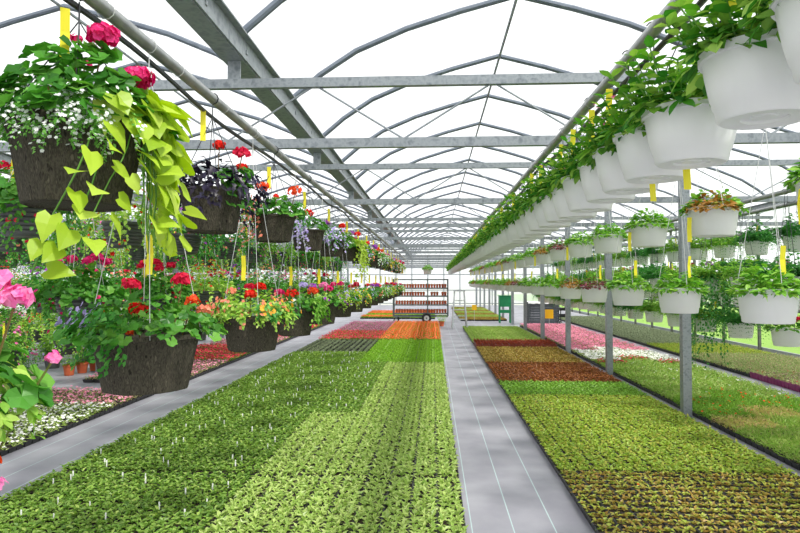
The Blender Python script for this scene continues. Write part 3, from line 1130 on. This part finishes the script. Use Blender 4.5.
ROWS = [('fern', 1.76, .95, 4.0, 19, 'middle tier beyond the posts'), ('fern', 1.2, 1.0, 6.9, 16, 'lowest tier beyond the posts'),
        ('fern2', 2.26, .95, 5.0, 19, 'upper fern row'), ('fern2', 1.55, .9, 6.2, 19, 'lower fern row'),
        ('wall', 2.0, 1.0, 8.6, 18, 'upper right wall row'), ('wall', 1.4, 1.0, 9.1, 18, 'lower right wall row')]
for ri, (pk, rim, sp, ys0, n, nm) in enumerate(ROWS):
    hm = hanger(.155, .187, PIPES[pk][1] - (rim - .187), 3, 'wire')
    for i in range(n):
        y = ys0 + sp * i
        sel = (i * 3 + ri) % 5
        what = 'fern fronds'
        t = thing('hanging_white_pot', '', 'hanging pot', (PIPES[pk][0], y, rim - .187), rnd.random() * 6, 'white pots, %s' % nm)
        ob('pot', taper_me, t)
        z = (0, 0, .165)
        if pk == 'fern' and rim < 1.3 and i == 0:
            ob('foliage', red_mix_l, t, z)
            ob('blossoms', cl_red, t, z)
            what = 'red flowers'
        elif pk == 'fern' and rim > 1.5 and i == 5:
            ob('fronds', ferns[0], t, z)
            ob('trailing_vines', long_vine, t, z)
            what = 'fern and long trailing vines'
        elif pk == 'wall' and sel in (0, 2):
            ob('foliage', red_mix_l, t, z)
            ob('blossoms', cl_purple if sel else cl_red, t, z)
            what = 'purple flowers' if sel else 'red flowers'
        elif pk == 'wall' and sel == 3:
            ob('foliage', burg_l, t, z)
            what = 'burgundy foliage'
        else:
            ob('fronds', ferns[sel % 3], t, z)
        t['label'] = 'white pot of %s, %s from front, %s' % (what, nth(i + 1), nm)
        ob('hanger', hm, t)
        if (i + ri) % 3 == 0:
            ob('yellow_tag', tag_me, t, (.1, -.1, .42), rnd.uniform(-.5, .5), 'yellow hanging tag')

# lone pot above the main bed
t = thing('hanging_white_pot', 'lone small white pot hanging in mid-air above the flower cart', 'hanging pot', (-.19, 21.6, 1.98))
ob('pot', taper_me, t)
ob('foliage', lows[0], t, (0, 0, .17))
ob('hanger', hanger(.155, .187, ZB - 1.98 - .06, 3, 'wire'), t)

# ------------------------------------------------------------------ dark flower baskets (left)
def facet(q, z):
    """rounded, eight-sided fluted wall"""
    m = 8
    w = (q % (2 * PI / m)) - PI / m
    p = (math.cos(PI / m) / math.cos(w))
    return .97 * p - .02 * math.cos(m * q) + .02 * math.cos(4 * q)


def dark_pot(R_, h_, name='pot'):
    prof = [(.02, .008), (.66 * R_, .008), (.7 * R_, 0), (.75 * R_, .004), (.8 * R_, h_ * .25), (.87 * R_, h_ * .6), (.94 * R_, h_ * .9), (.95 * R_, h_ * .92), (1.0 * R_, h_ * .93), (1.0 * R_, h_), (.95 * R_, h_ * 1.005), (.9 * R_, h_ * .93), (.02, h_ * .92)]
    mb = MB()
    mb.lathe(prof, 64, 0, facet)
    return mb.mesh(name, M['dark_pot'], True)


def ridged_pot(R_, h_):
    prof = [(.02, .006), (.62 * R_, 0), (.68 * R_, .01)]
    for i in range(6):
        z = h_ * (.06 + .78 * i / 6)
        r = R_ * (.7 + .24 * i / 6)
        prof += [(r, z), (r + .006, z + h_ * .04), (r + .006, z + h_ * .09), (r, z + h_ * .12)]
    prof += [(.96 * R_, h_ * .9), (R_, h_ * .91), (R_, h_), (.93 * R_, h_), (.9 * R_, h_ * .9), (.02, h_ * .9)]
    mb = MB()
    mb.lathe(prof, 28, 0)
    return mb.mesh('pot', M['grey_pot'], True)


def stalk_head(parent, pos, r, n, fr, petal, k=0, base=None):
    """a geranium umbel on its stalk: a part of its basket"""
    c = V(pos)
    b = V(base) if base else V((c.x * .5, c.y * .5, .0))
    mb = MB()
    flower_head(r, n, fr, 0, mb, V((0, 0, 0)))
    mid = (b + c) / 2 + V((0, 0, .01))
    mb.tube([b - c, mid - c, V((0, 0, -r * .3))], .0028, 5, 1, False)
    return ob('flower_head', mb.mesh('flower_head', [petal, G['stem_r']]), parent, c)


XL = PIPES['left'][0]
ZP = PIPES['left'][1]


def basket(label, y, rim, R_, h_, group, x=None, rot=0.0):
    t = thing('hanging_flower_basket', label, 'flower basket', (XL if x is None else x, y, rim - h_), rot, group)
    ob('pot', dark_pot(R_, h_), t)
    ob('hanger', hanger(R_ * .93, h_, ZP - (rim - h_), 4, 'wire' if rim > 2 else 'wire_pale', r=.0024 if rim > 2 else .0016), t)
    return t


def part(parent, name, mb, mats, z, label=None):
    return ob(name, mb.mesh(name, mats), parent, (0, 0, z), 0, label)


UPG, LOG = 'dark flower baskets, upper tier of the nearest row', 'dark flower baskets, lower tier of the nearest row'
# --- basket nearest the camera, upper tier
h0 = .265
t = basket('large dark basket with magenta geraniums, white blossoms and lime trailing vine, nearest the camera', 2.0, 2.215, .238, h0, UPG, XL - .015)
mb = MB()
geranium(mb, .22, .29, 260, .076)
geranium(mb, .235, .08, 110, .072)
part(t, 'geranium_leaves', mb, [G['geranium']], h0)
for pos, r in (((.11, -.05, .285), .048), ((.2, .02, .17), .044), ((-.16, .06, .2), .018), ((.0, -.02, .29), .02), ((-.05, .12, .26), .024)):
    stalk_head(t, (pos[0], pos[1], h0 + pos[2]), r, 50 if r > .03 else 14, .019 if r > .03 else .011, P['magenta'], base=(pos[0] * .6, pos[1] * .6, h0 + .05))
ml, mf = MB(), MB()
sprays(ml, mf, -PI * 1.02, -PI * .16, 40, .225, .015, .08, .14, 34, .018, .0062, .45)
sprays(ml, mf, -PI * .52, -PI * .12, 7, .215, .03, .06, .26, 38, .018, .0062, .5)
sprays(ml, mf, -PI * .95, -PI * .3, 8, .21, .03, .06, .04, 26, .018, .0062, .45)
part(t, 'trailing_foliage', ml, [G['bacopa']], h0)
part(t, 'white_blossoms', mf, [P['white']], h0, 'tiny white blossoms')
mb = MB()
for i in range(11):
    a = rnd.uniform(.1, 1.2)
    vine(mb, a, .19, .06, rnd.uniform(.02, .11), rnd.uniform(.1, .6), rnd.randint(8, 11), .1, .09, 'heart', 0, .6, 1)
for i in range(4):
    vine(mb, rnd.uniform(-.25, .15), .2, .04, .06, rnd.uniform(.42, .56), 9, .095, .085, 'heart', 0, .6, 1)
# shoots that swing under the pot
for i in range(3):
    vine(mb, -.1 - .25 * i, .21, .02, .05, .5 + .05 * i, 9, .09, .08, 'heart', 0, .5, 1, -.9)
part(t, 'lime_vine', mb, [G['lime'], G['stem']], h0, 'lime green heart-leaved trailing vine')
ob('yellow_tag', tag_me, t, (.0, -.08, h0 + .37), .5, 'yellow hanging tag')

# --- second, upper tier
h1 = .225
t = basket('dark basket of purple-black trailing leaves with red geraniums', 3.22, 2.185, .185, h1, UPG)
mb = MB()
for i in range(26):
    vine(mb, i * 2.4, .14, .04, .1, rnd.uniform(.04, .22), 11, .075, .032, 'lobed', 0, .4)
mound(mb, .16, .2, 130, .085, .034, 'lobed', 0, 0, .5)
part(t, 'purple_foliage', mb, [G['purple']], h1, 'purple-black pointed leaves')
mb = MB()
geranium(mb, .13, .15, 26, .07, None, 0, -.9, 1.0)
for i in range(26):
    a = rnd.uniform(-.8, .9)
    leaf(mb, V((.17 * math.cos(a), .17 * math.sin(a), rnd.uniform(-.08, .14))), ang(a, -.4), UP + rv(.5), .06, .05, 'round', .4)
part(t, 'geranium_leaves', mb, [G['geranium']], h1)
for pos, r in (((.17, -.03, .19), .04), ((.02, .05, .25), .028), ((.13, .1, .14), .025)):
    stalk_head(t, (pos[0], pos[1], h1 + pos[2]), r, 30, .017, P['crimson'] if r > .03 else P['red'])
ob('yellow_tag', tag_me, t, (-.04, -.03, h1 + .42), .3, 'yellow hanging tag')


def mixed(label, y, rim, R_, h_, grp, leaves, heads, trail=None, x=None, tagz=.36, nl=70, tagx=-.03, gl='geranium'):
    t = basket(label, y, rim, R_, h_, grp, x)
    mb = MB()
    if leaves == 'geranium':
        geranium(mb, R_ * 1.02, .17, int(nl * 1.6), .056)
        geranium(mb, R_ * 1.15, .05, nl, .054)
    elif leaves == 'small':
        mound(mb, R_ * 1.15, .19, nl * 5, .042, .022, 'ovate')
    elif leaves == 'round_small':
        geranium(mb, R_ * .98, .13, int(nl * 1.6), .05)
    part(t, 'foliage', mb, [G[gl]], h_)
    for (pos, r, pk) in heads:
        stalk_head(t, (pos[0], pos[1], h_ + pos[2]), r, 34 if r > .03 else 14, .016 if r > .025 else .011, P[pk])
    for tr in (trail or []):
        ml, mf = MB(), MB()
        (a0, a1, n, down, leafg, petal, fp, L_, fr) = tr
        sprays(ml, mf if petal else None, a0, a1, n, R_ * .95, .06, .09, down, 18, L_, fr, fp, lk='ovate' if L_ > .03 else 'tri')
        part(t, 'trailing_foliage', ml, [G[leafg]], h_)
        if petal:
            part(t, 'blossoms', mf, [P[petal]], h_, petal + ' blossoms')
    ob('yellow_tag', tag_me, t, (tagx, -.03, h_ + tagz), rnd.uniform(-.4, .4), 'yellow hanging tag')
    return t


mixed('dark basket with two bright orange-red geranium heads and trailing peach blossoms', 4.5, 2.185, .175, .19, UPG, 'geranium',
      [((-.06, -.1, .2), .055, 'orange'), ((.17, -.06, .17), .055, 'orange'), ((.05, -.13, .13), .02, 'red')],
      [(-PI * 1.15, -PI * .6, 22, .28, 'ivy', 'peach', .5, .024, .013), (-.5, .9, 9, .2, 'ivy', None, 0, .03, .01)])
mixed('dark basket with a red flower and pale lavender trailing on its left', 5.75, 2.185, .17, .19, UPG, 'round_small',
      [((.02, -.1, .15), .05, 'red'), ((-.1, .0, .12), .03, 'peach')],
      [(-PI * 1.1, -PI * .5, 26, .3, 'silver', 'lavender', .6, .02, .013)])
mixed('dark basket of lavender flowers and fine green foliage', 7.1, 2.185, .17, .19, UPG, 'small',
      [((.12, 0, .16), .04, 'red'), ((-.05, 0, .2), .04, 'purple')],
      [(-PI, -.3, 26, .24, 'ivy', 'lavender', .55, .024, .014), (-.6, .8, 12, .16, 'fern', None, 0, .03, .01)])
mixed('dark basket with red geraniums and a lime vine hanging to the right', 8.6, 2.185, .17, .19, UPG, 'geranium',
      [((-.08, -.05, .2), .045, 'orange'), ((.12, 0, .18), .05, 'red'), ((.02, .1, .2), .04, 'purple')],
      [(-.9, .5, 18, .62, 'lime', None, 0, .06, .01), (-PI, -1.6, 12, .25, 'ivy', 'lavender', .8, .022, .014)])
cols = [('red', 'lavender', 'ivy'), ('purple', 'peach', 'ivy'), ('orange', 'white', 'bacopa'), ('magenta', 'lavender', 'lime'), ('crimson', 'yellow', 'varieg')]
for i in range(10):
    c = cols[i % 5]
    mixed('dark basket of %s and %s flowers, %s from the camera in the upper tier' % (c[0], c[1], nth(7 + i)), 9.9 + 1.3 * i, 2.185, .17, .19, UPG,
          'geranium' if i % 2 else 'small', [((rnd.uniform(-.14, .14), rnd.uniform(-.14, .1), rnd.uniform(.13, .2)), .042, c[0]) for _ in range(3)],
          [(-PI, .6, 20, .3, c[2], c[1], .35, .03, .014)])

# --- lower tier
mixed('large dark basket with red geraniums and ivy hanging on its left side', 2.48, 1.49, .238, .225, LOG, 'geranium',
      [((.03, -.13, .105), .033, 'red'), ((.17, .05, .13), .03, 'orange'), ((-.16, -.06, .08), .017, 'red'), ((.03, -.2, .02), .014, 'orange'), ((-.12, .1, .2), .035, 'crimson'), ((.1, .12, .22), .04, 'crimson'), ((.2, .1, .09), .03, 'peach')],
      [(-1.95, -1.6, 9, .24, 'ivy', 'white', .04, .034, .016), (-PI * 1.1, -PI * .75, 10, .09, 'ivy', 'lavender', .5, .03, .012)], None, .4, 120, .02)
mixed('dark basket of peach and red flowers with yellow-green trailing foliage', 3.96, 1.47, .212, .21, LOG, 'small',
      [((.02, -.1, .15), .036, 'red'), ((-.12, -.05, .17), .03, 'peach'), ((.04, .05, .2), .034, 'red'), ((-.05, .1, .2), .03, 'crimson')],
      [(-PI * 1.3, .4, 40, .14, 'varieg', 'peach', .12, .032, .014), (-1.2, .3, 12, .08, 'ivy', 'yellow', .15, .034, .016), (-PI * 1.1, -PI * .6, 12, .16, 'ivy', 'peach', .3, .03, .014)], None, .4, 90, -.05, 'varieg')
mixed('dark basket with bright red geraniums, third from the camera in lower tier', 5.2, 1.47, .185, .22, LOG, 'geranium',
      [((.0, -.12, .13), .055, 'red'), ((.16, .0, .15), .045, 'orange'), ((-.13, 0, .14), .04, 'magenta'), ((.05, .1, .2), .035, 'lavender')],
      [(-.7, .7, 14, .2, 'fresh', None, 0, .045, .01), (-PI, -1.8, 10, .14, 'ivy', 'peach', .5, .03, .014)])
mixed('dark basket of magenta petunias, fourth from the camera in lower tier', 6.5, 1.48, .18, .22, LOG, 'geranium',
      [((-.08, -.1, .16), .05, 'purple'), ((.08, -.08, .15), .05, 'magenta'), ((.0, .08, .18), .05, 'pink')],
      [(-PI, .5, 18, .2, 'varieg', 'purple', .15, .035, .016)])
for i in range(11):
    c = cols[(i + 3) % 5]
    mixed('dark basket of %s and %s flowers, %s from the camera in lower tier' % (c[0], c[1], nth(5 + i)), 7.8 + 1.3 * i, 1.48, .18, .22, LOG,
          'geranium' if i % 2 == 0 else 'small', [((rnd.uniform(-.14, .14), rnd.uniform(-.14, .1), rnd.uniform(.12, .2)), .04, c[0]) for _ in range(3)],
          [(-PI, .6, 20, .2, c[2], c[1], .25, .032, .014)])

# --- basket cut by the left edge of the picture
ey = 1.33
t = basket('basket of pale pink geraniums with large leaves, cut by the left picture edge', ey, 1.45, .19, .21, LOG, -1.17)
mb = MB()
geranium(mb, .21, .22, 150, .075)
geranium(mb, .21, .03, 70, .07)
part(t, 'geranium_leaves', mb, [G['geranium']], .2)
for pos, r, pk in (((.17, .02, .25), .036, 'pink'), ((.225, .03, .215), .032, 'pink'), ((.13, -.04, .22), .036, 'pink'), ((.27, .1, .07), .014, 'pink'), ((.22, -.04, -.14), .02, 'orange'), ((.22, -.02, -.19), .022, 'pink')):
    stalk_head(t, (pos[0], pos[1], .21 + pos[2]), r, 26 if r > .03 else 8, .019 if r > .03 else .014, P[pk])
ml, mf = MB(), MB()
sprays(ml, None, -1.6, .9, 18, .18, .03, .05, .15, 14, .042, .01, 0, lk='ovate')
part(t, 'trailing_foliage', ml, [G['varieg']], .2)

# --- rows of baskets further left
def basket_variant(k):
    a, b = MB(), MB()
    c = [('geranium', 'crimson'), ('fern', 'lavender'), ('ivy', 'peach'), ('varieg', 'red'), ('geranium', 'magenta'), ('bushy', 'pink'), ('ivy', 'purple')][k]
    if k in (0, 4):
        geranium(a, .22, .27, 170, .07)
        geranium(a, .24, .06, 80, .07)
        for i in range(6):
            q, u = rnd.random() * 6.3, math.sqrt(rnd.random())
            flower_head(.036, 16, .02, None, b, V((.19 * u * math.cos(q), .19 * u * math.sin(q), rnd.uniform(.2, .3))))
    else:
        mound(a, .27, .36, 420, .055, .028, 'ovate')
        for i in range(24):
            q, u = rnd.random() * 6.3, math.sqrt(rnd.random())
            floret(b, V((.22 * u * math.cos(q), .22 * u * math.sin(q), .05 + .31 * (1 - .6 * u * u) * rnd.uniform(.8, 1.1))), V((math.cos(q) * u, math.sin(q) * u, .8)), .021)
    sprays(a, b, 0, 6.28, 34, .17, .06, .13, .36, 16, .042, .017, .08, lk='ovate')
    return a.mesh('foliage', [G[c[0]]]), b.mesh('blossoms', [P[c[1]]]), c[1]


BV = [basket_variant(k) for k in range(7)]
rp = ridged_pot(.17, .2)
names_b = {'b1': 'second row', 'b2': 'third row', 'b3': 'fourth row', 'b4': 'fifth row', 'b5': 'sixth row', 'b6': 'seventh row'}
for bi, (bk, y_start, n) in enumerate((('b1', 3.6, 11), ('b2', 5.3, 10), ('b3', 7.0, 9), ('b4', 8.6, 9), ('b5', 10.4, 9), ('b6', 13.0, 8))):
    for tier, (rim, dy, nm) in enumerate(((2.17, 0, 'upper tier'), (1.6, .6, 'lower tier'), (.9, .2, 'lowest tier'))):
        if tier == 2 and bi < 2:
            continue
        hm = hanger(.16, .2, ZP - (rim - .2), 3, 'wire_pale' if bi < 2 else 'wire')
        for i in range(n):
            fo, fl, cn = BV[(i * 3 + bi * 2 + tier * 4) % 7]
            y = y_start + dy + 1.2 * i
            t = thing('hanging_flower_basket', 'grey ridged basket of %s flowers, %s from the front, %s of the %s' % (cn, nth(i + 1), nm, names_b[bk]), 'flower basket',
                      (PIPES[bk][0], y, rim - .2), rnd.random() * 6, 'grey baskets, %s of the %s' % (nm, names_b[bk]))
            ob('pot', rp, t)
            ob('foliage', fo, t, (0, 0, .18))
            ob('blossoms', fl, t, (0, 0, .18))
            ob('hanger', hm, t)
            if (i + tier + bi) % 2 == 0:
                ob('yellow_tag', tag_me, t, (.05, -.1, .5), rnd.uniform(-2, 2), 'yellow hanging tag')

# potted plants on the floor at the left
def simple_pot(R_, h_, mat):
    mb = MB()
    mb.lathe([(.02, .004), (.66 * R_, 0), (.7 * R_, .003), (.9 * R_, h_ * .78), (.9 * R_, h_ * .8), (R_, h_ * .8), (R_, h_), (.9 * R_, h_), (.87 * R_, h_ * .9), (.02, h_ * .9)], 24)
    return mb.mesh('pot', mat, True)


tp_me, tan_me = simple_pot(.11, .2, M['terra']), simple_pot(.15, .22, M['tan_pot'])
fl_plants = []
for k in range(4):
    a, b = MB(), MB()
    shoots(a, .13, .34, 14, 5, .07, .035, 0, 1, .5)
    for i in range(10):
        q, u = rnd.random() * 6.3, math.sqrt(rnd.random())
        flower_head(.022, 8, .018, None, b, V((.15 * u * math.cos(q), .15 * u * math.sin(q), rnd.uniform(.22, .36))))
    fl_plants.append((a.mesh('foliage', [G[['bushy', 'geranium', 'ivy', 'varieg'][k]], G['stem']]), b.mesh('blossoms', [P[['red', 'pink', 'lavender', 'orange'][k]]])))
for i in range(9):
    t = thing('potted_plant', 'terracotta pot of flowering plant on the floor, %s from the front beside pink flowers' % nth(i + 1), 'potted plant', (-6.62 + .07 * i, 11.0 + .3 * i, .002), rnd.random() * 6, 'terracotta pots on the floor')
    ob('pot', tp_me, t)
    ob('foliage', fl_plants[i % 4][0], t, (0, 0, .18))
    ob('blossoms', fl_plants[i % 4][1], t, (0, 0, .18))
for i in range(5):
    t = thing('potted_plant', 'tan planter of leafy flowers, %s of the tan planters from the left' % nth(i + 1), 'potted plant', (-8.35 + .36 * i, 10.3 + .1 * (i % 2), .002), rnd.random() * 6, 'tan planters on the floor')
    ob('pot', tan_me, t)
    ob('foliage', fl_plants[(i + 2) % 4][0], t, (0, 0, .2))
    ob('blossoms', fl_plants[(i + 1) % 4][1], t, (0, 0, .2))
# taller shrubs in grey pots behind
shr = []
for k in range(3):
    a = MB()
    shoots(a, .2, .85, 22, 10, .09, .045, 0, 1, .35)
    mound(a, .26, .5, 160, .07, .035, 'ovate', 0)
    shr.append(a.mesh('foliage', [G[['bushy', 'ivy', 'fern'][k]], G['stem']]))
bp_me = simple_pot(.17, .26, M['grey_pot'])
for r in range(4):
    for i in range(11):
        y = 11.9 + r * 1.0
        x = -7.5 - .75 * i + r * .12
        if x < -15:
            continue
        t = thing('potted_shrub', 'leafy green shrub in grey pot, %s from the aisle in the %s shrub row' % (nth(i + 1), nth(r + 1)), 'potted shrub', (x, y, .002), rnd.random() * 6, 'shrubs along the left wall')
        ob('pot', bp_me, t)
        ob('foliage', shr[(i + r) % 3], t, (0, 0, .23))
for i in range(9):
    y = 13.4 + 2.2 * i
    t = thing('potted_shrub', 'leafy green shrub in grey pot, %s from the front left of the red flowers' % nth(i + 1), 'potted shrub', (-6.75, y, .002), rnd.random() * 6, 'shrubs beside the flower bed')
    ob('pot', bp_me, t)
    ob('foliage', shr[i % 3], t, (0, 0, .23))

# ------------------------------------------------------------------ far things
# plant cart
cx0, cx1, cyy = -1.66, .62, 25.9
t = thing('plant_cart', 'long steel plant cart with four shelves and wheels at the path end', 'cart', (cx0, cyy, 0))
W = cx1 - cx0
for x in (0, W):
    for dy in (0, .6):
        b = MB()
        b.box((x, dy, (1.82 + .28) / 2), (.05, .04, 1.54))
        ob('upright', b.mesh('upright', M['cart']), t)
b = MB()
b.box((W * .63, -.03, 1.1), (.05, .03, 1.5))
ob('upright', b.mesh('upright', M['cart']), t)
SHZ = [1.45, 1.12, .755, .40]
for z in SHZ:
    b = MB()
    b.box((W / 2, .3, z - .02), (W, .6, .03))
    b.box((W / 2, -.01, z - .01), (W, .02, .06))
    ob('shelf', b.mesh('shelf', M['cart']), t)
b = MB()
b.box((W / 2, 0, 1.8), (W, .04, .05))
b.box((W / 2, .6, 1.8), (W, .04, .05))
ob('top_rail', b.mesh('top_rail', M['cart']), t)
b = MB()
b.box((W / 2, .02, .27), (W, .04, .06))
b.box((W / 2, .58, .27), (W, .04, .06))
ob('base_frame', b.mesh('base_frame', M['cart']), t)


def wheel(parent, x, y, r, w):
    b = MB()
    prof = [(r * .55, -w / 2), (r * .9, -w / 2), (r, -w / 4), (r, w / 4), (r * .9, w / 2), (r * .55, w / 2)]
    n = 24
    vs, fs = [], []
    for (rr, a) in prof:
        for j in range(n):
            q = 2 * PI * j / n
            vs.append((rr * math.cos(q), a, rr * math.sin(q)))
    for i in range(len(prof)):
        i2 = (i + 1) % len(prof)
        for j in range(n):
            j2 = (j + 1) % n
            fs.append((i * n + j, i * n + j2, i2 * n + j2, i2 * n + j))
    b.add(vs, fs)
    o = ob('wheel', b.mesh('tyre', M['rubber'], True), parent, (x, y, r))
    h = MB()
    h.tube([(0, -w * .42, 0), (0, w * .42, 0)], r * .57, 16)
    h.tube([(0, -w * .6, 0), (0, w * .6, 0)], r * .16, 10, 1)
    ob('hub', h.mesh('hub', [M['rim_w'], M['black']]), o)


wheel(t, W * .61, -.08, .2, .07)
wheel(t, W * .61, .68, .2, .07)
wheel(t, .12, -.02, .11, .05)
wheel(t, .12, .62, .11, .05)
for x, y in ((.12, -.02), (.12, .62)):
    b = MB()
    b.box((x, y, .2), (.05, .07, .12))
    ob('caster_fork', b.mesh('caster_fork', M['cart']), t)
b = MB()
b.bar((W * .61, -.1, .2), (W * .61, .7, .2), .035, .035)
ob('axle', b.mesh('axle', M['cart']), t)

sp = MB()
sp.lathe([(.01, .003), (.038, 0), (.051, .125), (.055, .125), (.055, .165), (.048, .165), (.02, .15)], 14, 0)
for q in range(7):
    leaf(sp, V((0, 0, .155)), ang(q * 2.4, rnd.uniform(.2, 1.1)), UP, .055, .028, 'tri', .2, .1, 1)
small_pot = sp.mesh('small_pot', [M['terra'], G['t_dark']])
shelf_names = ['top', 'second', 'third', 'bottom']
skip = {1: {11, 12, 16}}
for si, z in enumerate(SHZ):
    for i in range(19):
        if i in skip.get(si, ()):
            continue
        o = ob('small_terracotta_pot', small_pot, None, (cx0 + .14 + i * .113, cyy + .12, z - .004), rnd.random() * 6)
        tag(o, 'small terracotta pot, %s from the left on the cart\'s %s shelf' % (nth(i + 1), shelf_names[si]), 'plant pot', 'terracotta pots on the cart')

t = thing('potted_plant', 'terracotta pot with green plant on the floor by the cart', 'potted plant', (.33, 23.9, .002))
ob('pot', simple_pot(.11, .2, M['terra']), t)
ob('foliage', fl_plants[3][0], t, (0, 0, .18))

# step ladder
t = thing('step_ladder', 'silver aluminium step ladder standing on the central path', 'ladder', (.72, 22.3, 0))
for sx in (0, 1):
    for (ya, yb) in ((0, .28), (.75, .34)):
        b = MB()
        b.bar((-.03 + .5 * sx + (.03 if sx else 0), ya, .02), (.06 + .34 * sx, yb, 1.36), .035, .05)
        ob('leg', b.mesh('leg', M['alu']), t)
for z in (.36, .7, 1.03):
    b = MB()
    f = z / 1.36
    xa, xb = -.03 + .09 * f, .5 - .1 * f
    b.box(((xa + xb) / 2, .28 * f + .02, z), (xb - xa, .09, .03))
    ob('step', b.mesh('step', M['alu']), t)
b = MB()
b.box((.23, .31, 1.375), (.42, .24, .03))
ob('top_platform', b.mesh('top_platform', M['alu']), t)
b = MB()
b.box((.235, .62, .45), (.5, .025, .03))
ob('rear_brace', b.mesh('rear_brace', M['alu']), t)

# green cabinet on legs
t = thing('green_cabinet', 'green steel box standing on a green leg frame', 'cabinet', (2.98, 26.0, 0))
b = MB()
b.box((0, 0, .9), (.5, .4, .44))
ob('box', b.mesh('box', M['green_box']), t)
b = MB()
b.box((0, 0, 1.13), (.54, .44, .03))
ob('lid', b.mesh('lid', M['green_box']), t)
b = MB()
b.box((0, 0, .53), (.46, .36, .03))
b.box((0, -.18, .47), (.46, .02, .1))
ob('leg_frame', b.mesh('leg_frame', M['green_box']), t)
for sx in (-.22, .22):
    for sy in (-.17, .17):
        b = MB()
        b.box((sx, sy, .34), (.045, .045, .68))
        ob('leg', b.mesh('leg', M['green_box']), t)

# yellow sticky cards
for (x, y, zc, s, nm) in ((1.75, 26.5, .62, .2, 'left of the green box'), (4.1, 22.2, .57, .29, 'beside the dark crate stack')):
    t = thing('insect_trap_card', 'yellow square card on a thin stake ' + nm, 'sticky card', (x, y, 0))
    b = MB()
    b.box((0, 0, zc), (s, .006, s * 1.1))
    ob('card', b.mesh('card', M['card_y']), t)
    b = MB()
    b.tube([(0, .01, .0), (0, .01, zc)], .008, 6)
    ob('stake', b.mesh('stake', M['alu']), t)

# stack of dark crates
cm = MB()
cw, cd, ch = 1.12, .8, .1
cm.box((0, 0, .012), (cw, cd, .02))
for z in (.035, .075):
    cm.box((0, -cd / 2 + .01, z), (cw, .02, .028))
    cm.box((0, cd / 2 - .01, z), (cw, .02, .028))
    cm.box((-cw / 2 + .01, 0, z), (.02, cd - .04, .028))
    cm.box((cw / 2 - .01, 0, z), (.02, cd - .04, .028))
for sx in (-1, 0, 1):
    for sy in (-1, 1):
        cm.box((sx * (cw / 2 - .02), sy * (cd / 2 - .02), .05), (.035, .035, .09))
crate_me = cm.mesh('slatted_crate', M['crate'])
for i in range(9):
    o = ob('slatted_crate', crate_me, None, (4.38 + rnd.uniform(-.01, .01), 25.2, .001 + i * ch))
    tag(o, 'dark grey slatted crate, %s from the floor in the stack by the posts' % nth(i + 1), 'crate', 'stacked crates')
b = MB()
nx = 14
for i in range(nx + 1):
    x = -.62 + 1.0 * i / nx
    zz = .012 * math.sin(i * 1.7)
    b.v += [(x, -.42, -.06 + zz), (x, -.41, .01 + zz * .4), (x, .35, .012 + zz * .4)]
for i in range(nx):
    for j in (0, 1):
        b.f.append((i * 3 + j, (i + 1) * 3 + j, (i + 1) * 3 + j + 1, i * 3 + j + 1))
        b.m.append(0)
o = ob('white_sheet', b.mesh('white_sheet', M['cloth_white']), None, (4.38, 25.2, .001 + 9 * ch))
tag(o, 'white plastic sheet lying over the dark crate stack', 'sheet')

# black trolley
t = thing('black_trolley', 'small black two-tier trolley right of the crate stack', 'trolley', (5.32, 25.6, 0))
for z in (.3, .56):
    b = MB()
    b.box((0, 0, z), (.42, .5, .03))
    for (c, d) in (((0, -.24, z + .04), (.42, .02, .1)), ((0, .24, z + .04), (.42, .02, .1)), ((-.2, 0, z + .04), (.02, .46, .1)), ((.2, 0, z + .04), (.02, .46, .1))):
        b.box(c, d)
    ob('tray', b.mesh('tray', M['black']), t)
for sx in (-.17, .17):
    for sy in (-.2, .2):
        b = MB()
        b.box((sx, sy, .36), (.035, .035, .5))
        ob('leg', b.mesh('leg', M['black']), t)
        wheel(t, sx, sy, .055, .03)

# ------------------------------------------------------------------ light
wd = bpy.data.worlds.new('bright overcast sky')
scn.world = wd
wd.use_nodes = True
nt = wd.node_tree
bg = nt.nodes['Background']
bg.inputs[0].default_value = (.97, .985, 1.0, 1)
bg.inputs[1].default_value = 1.1
sun_d = bpy.data.lights.new('sun', 'SUN')
sun_d.energy = 3.2
sun_d.angle = math.radians(9)
sun_d.color = (1, .96, .88)
sun = bpy.data.objects.new('sun', sun_d)
COL.objects.link(sun)
sun.location = (12, -10, 30)
dirv = V((-.55, .42, -1))
sun.rotation_euler = dirv.to_track_quat('-Z', 'Y').to_euler()

vs = scn.view_settings
vs.view_transform = 'Standard'
vs.look = 'None'
vs.gamma = 1
vs.use_curve_mapping = False
vs.exposure = 0.4
scn.cycles.max_bounces = 8
scn.cycles.transparent_max_bounces = 16
scn.cycles.use_denoising = True
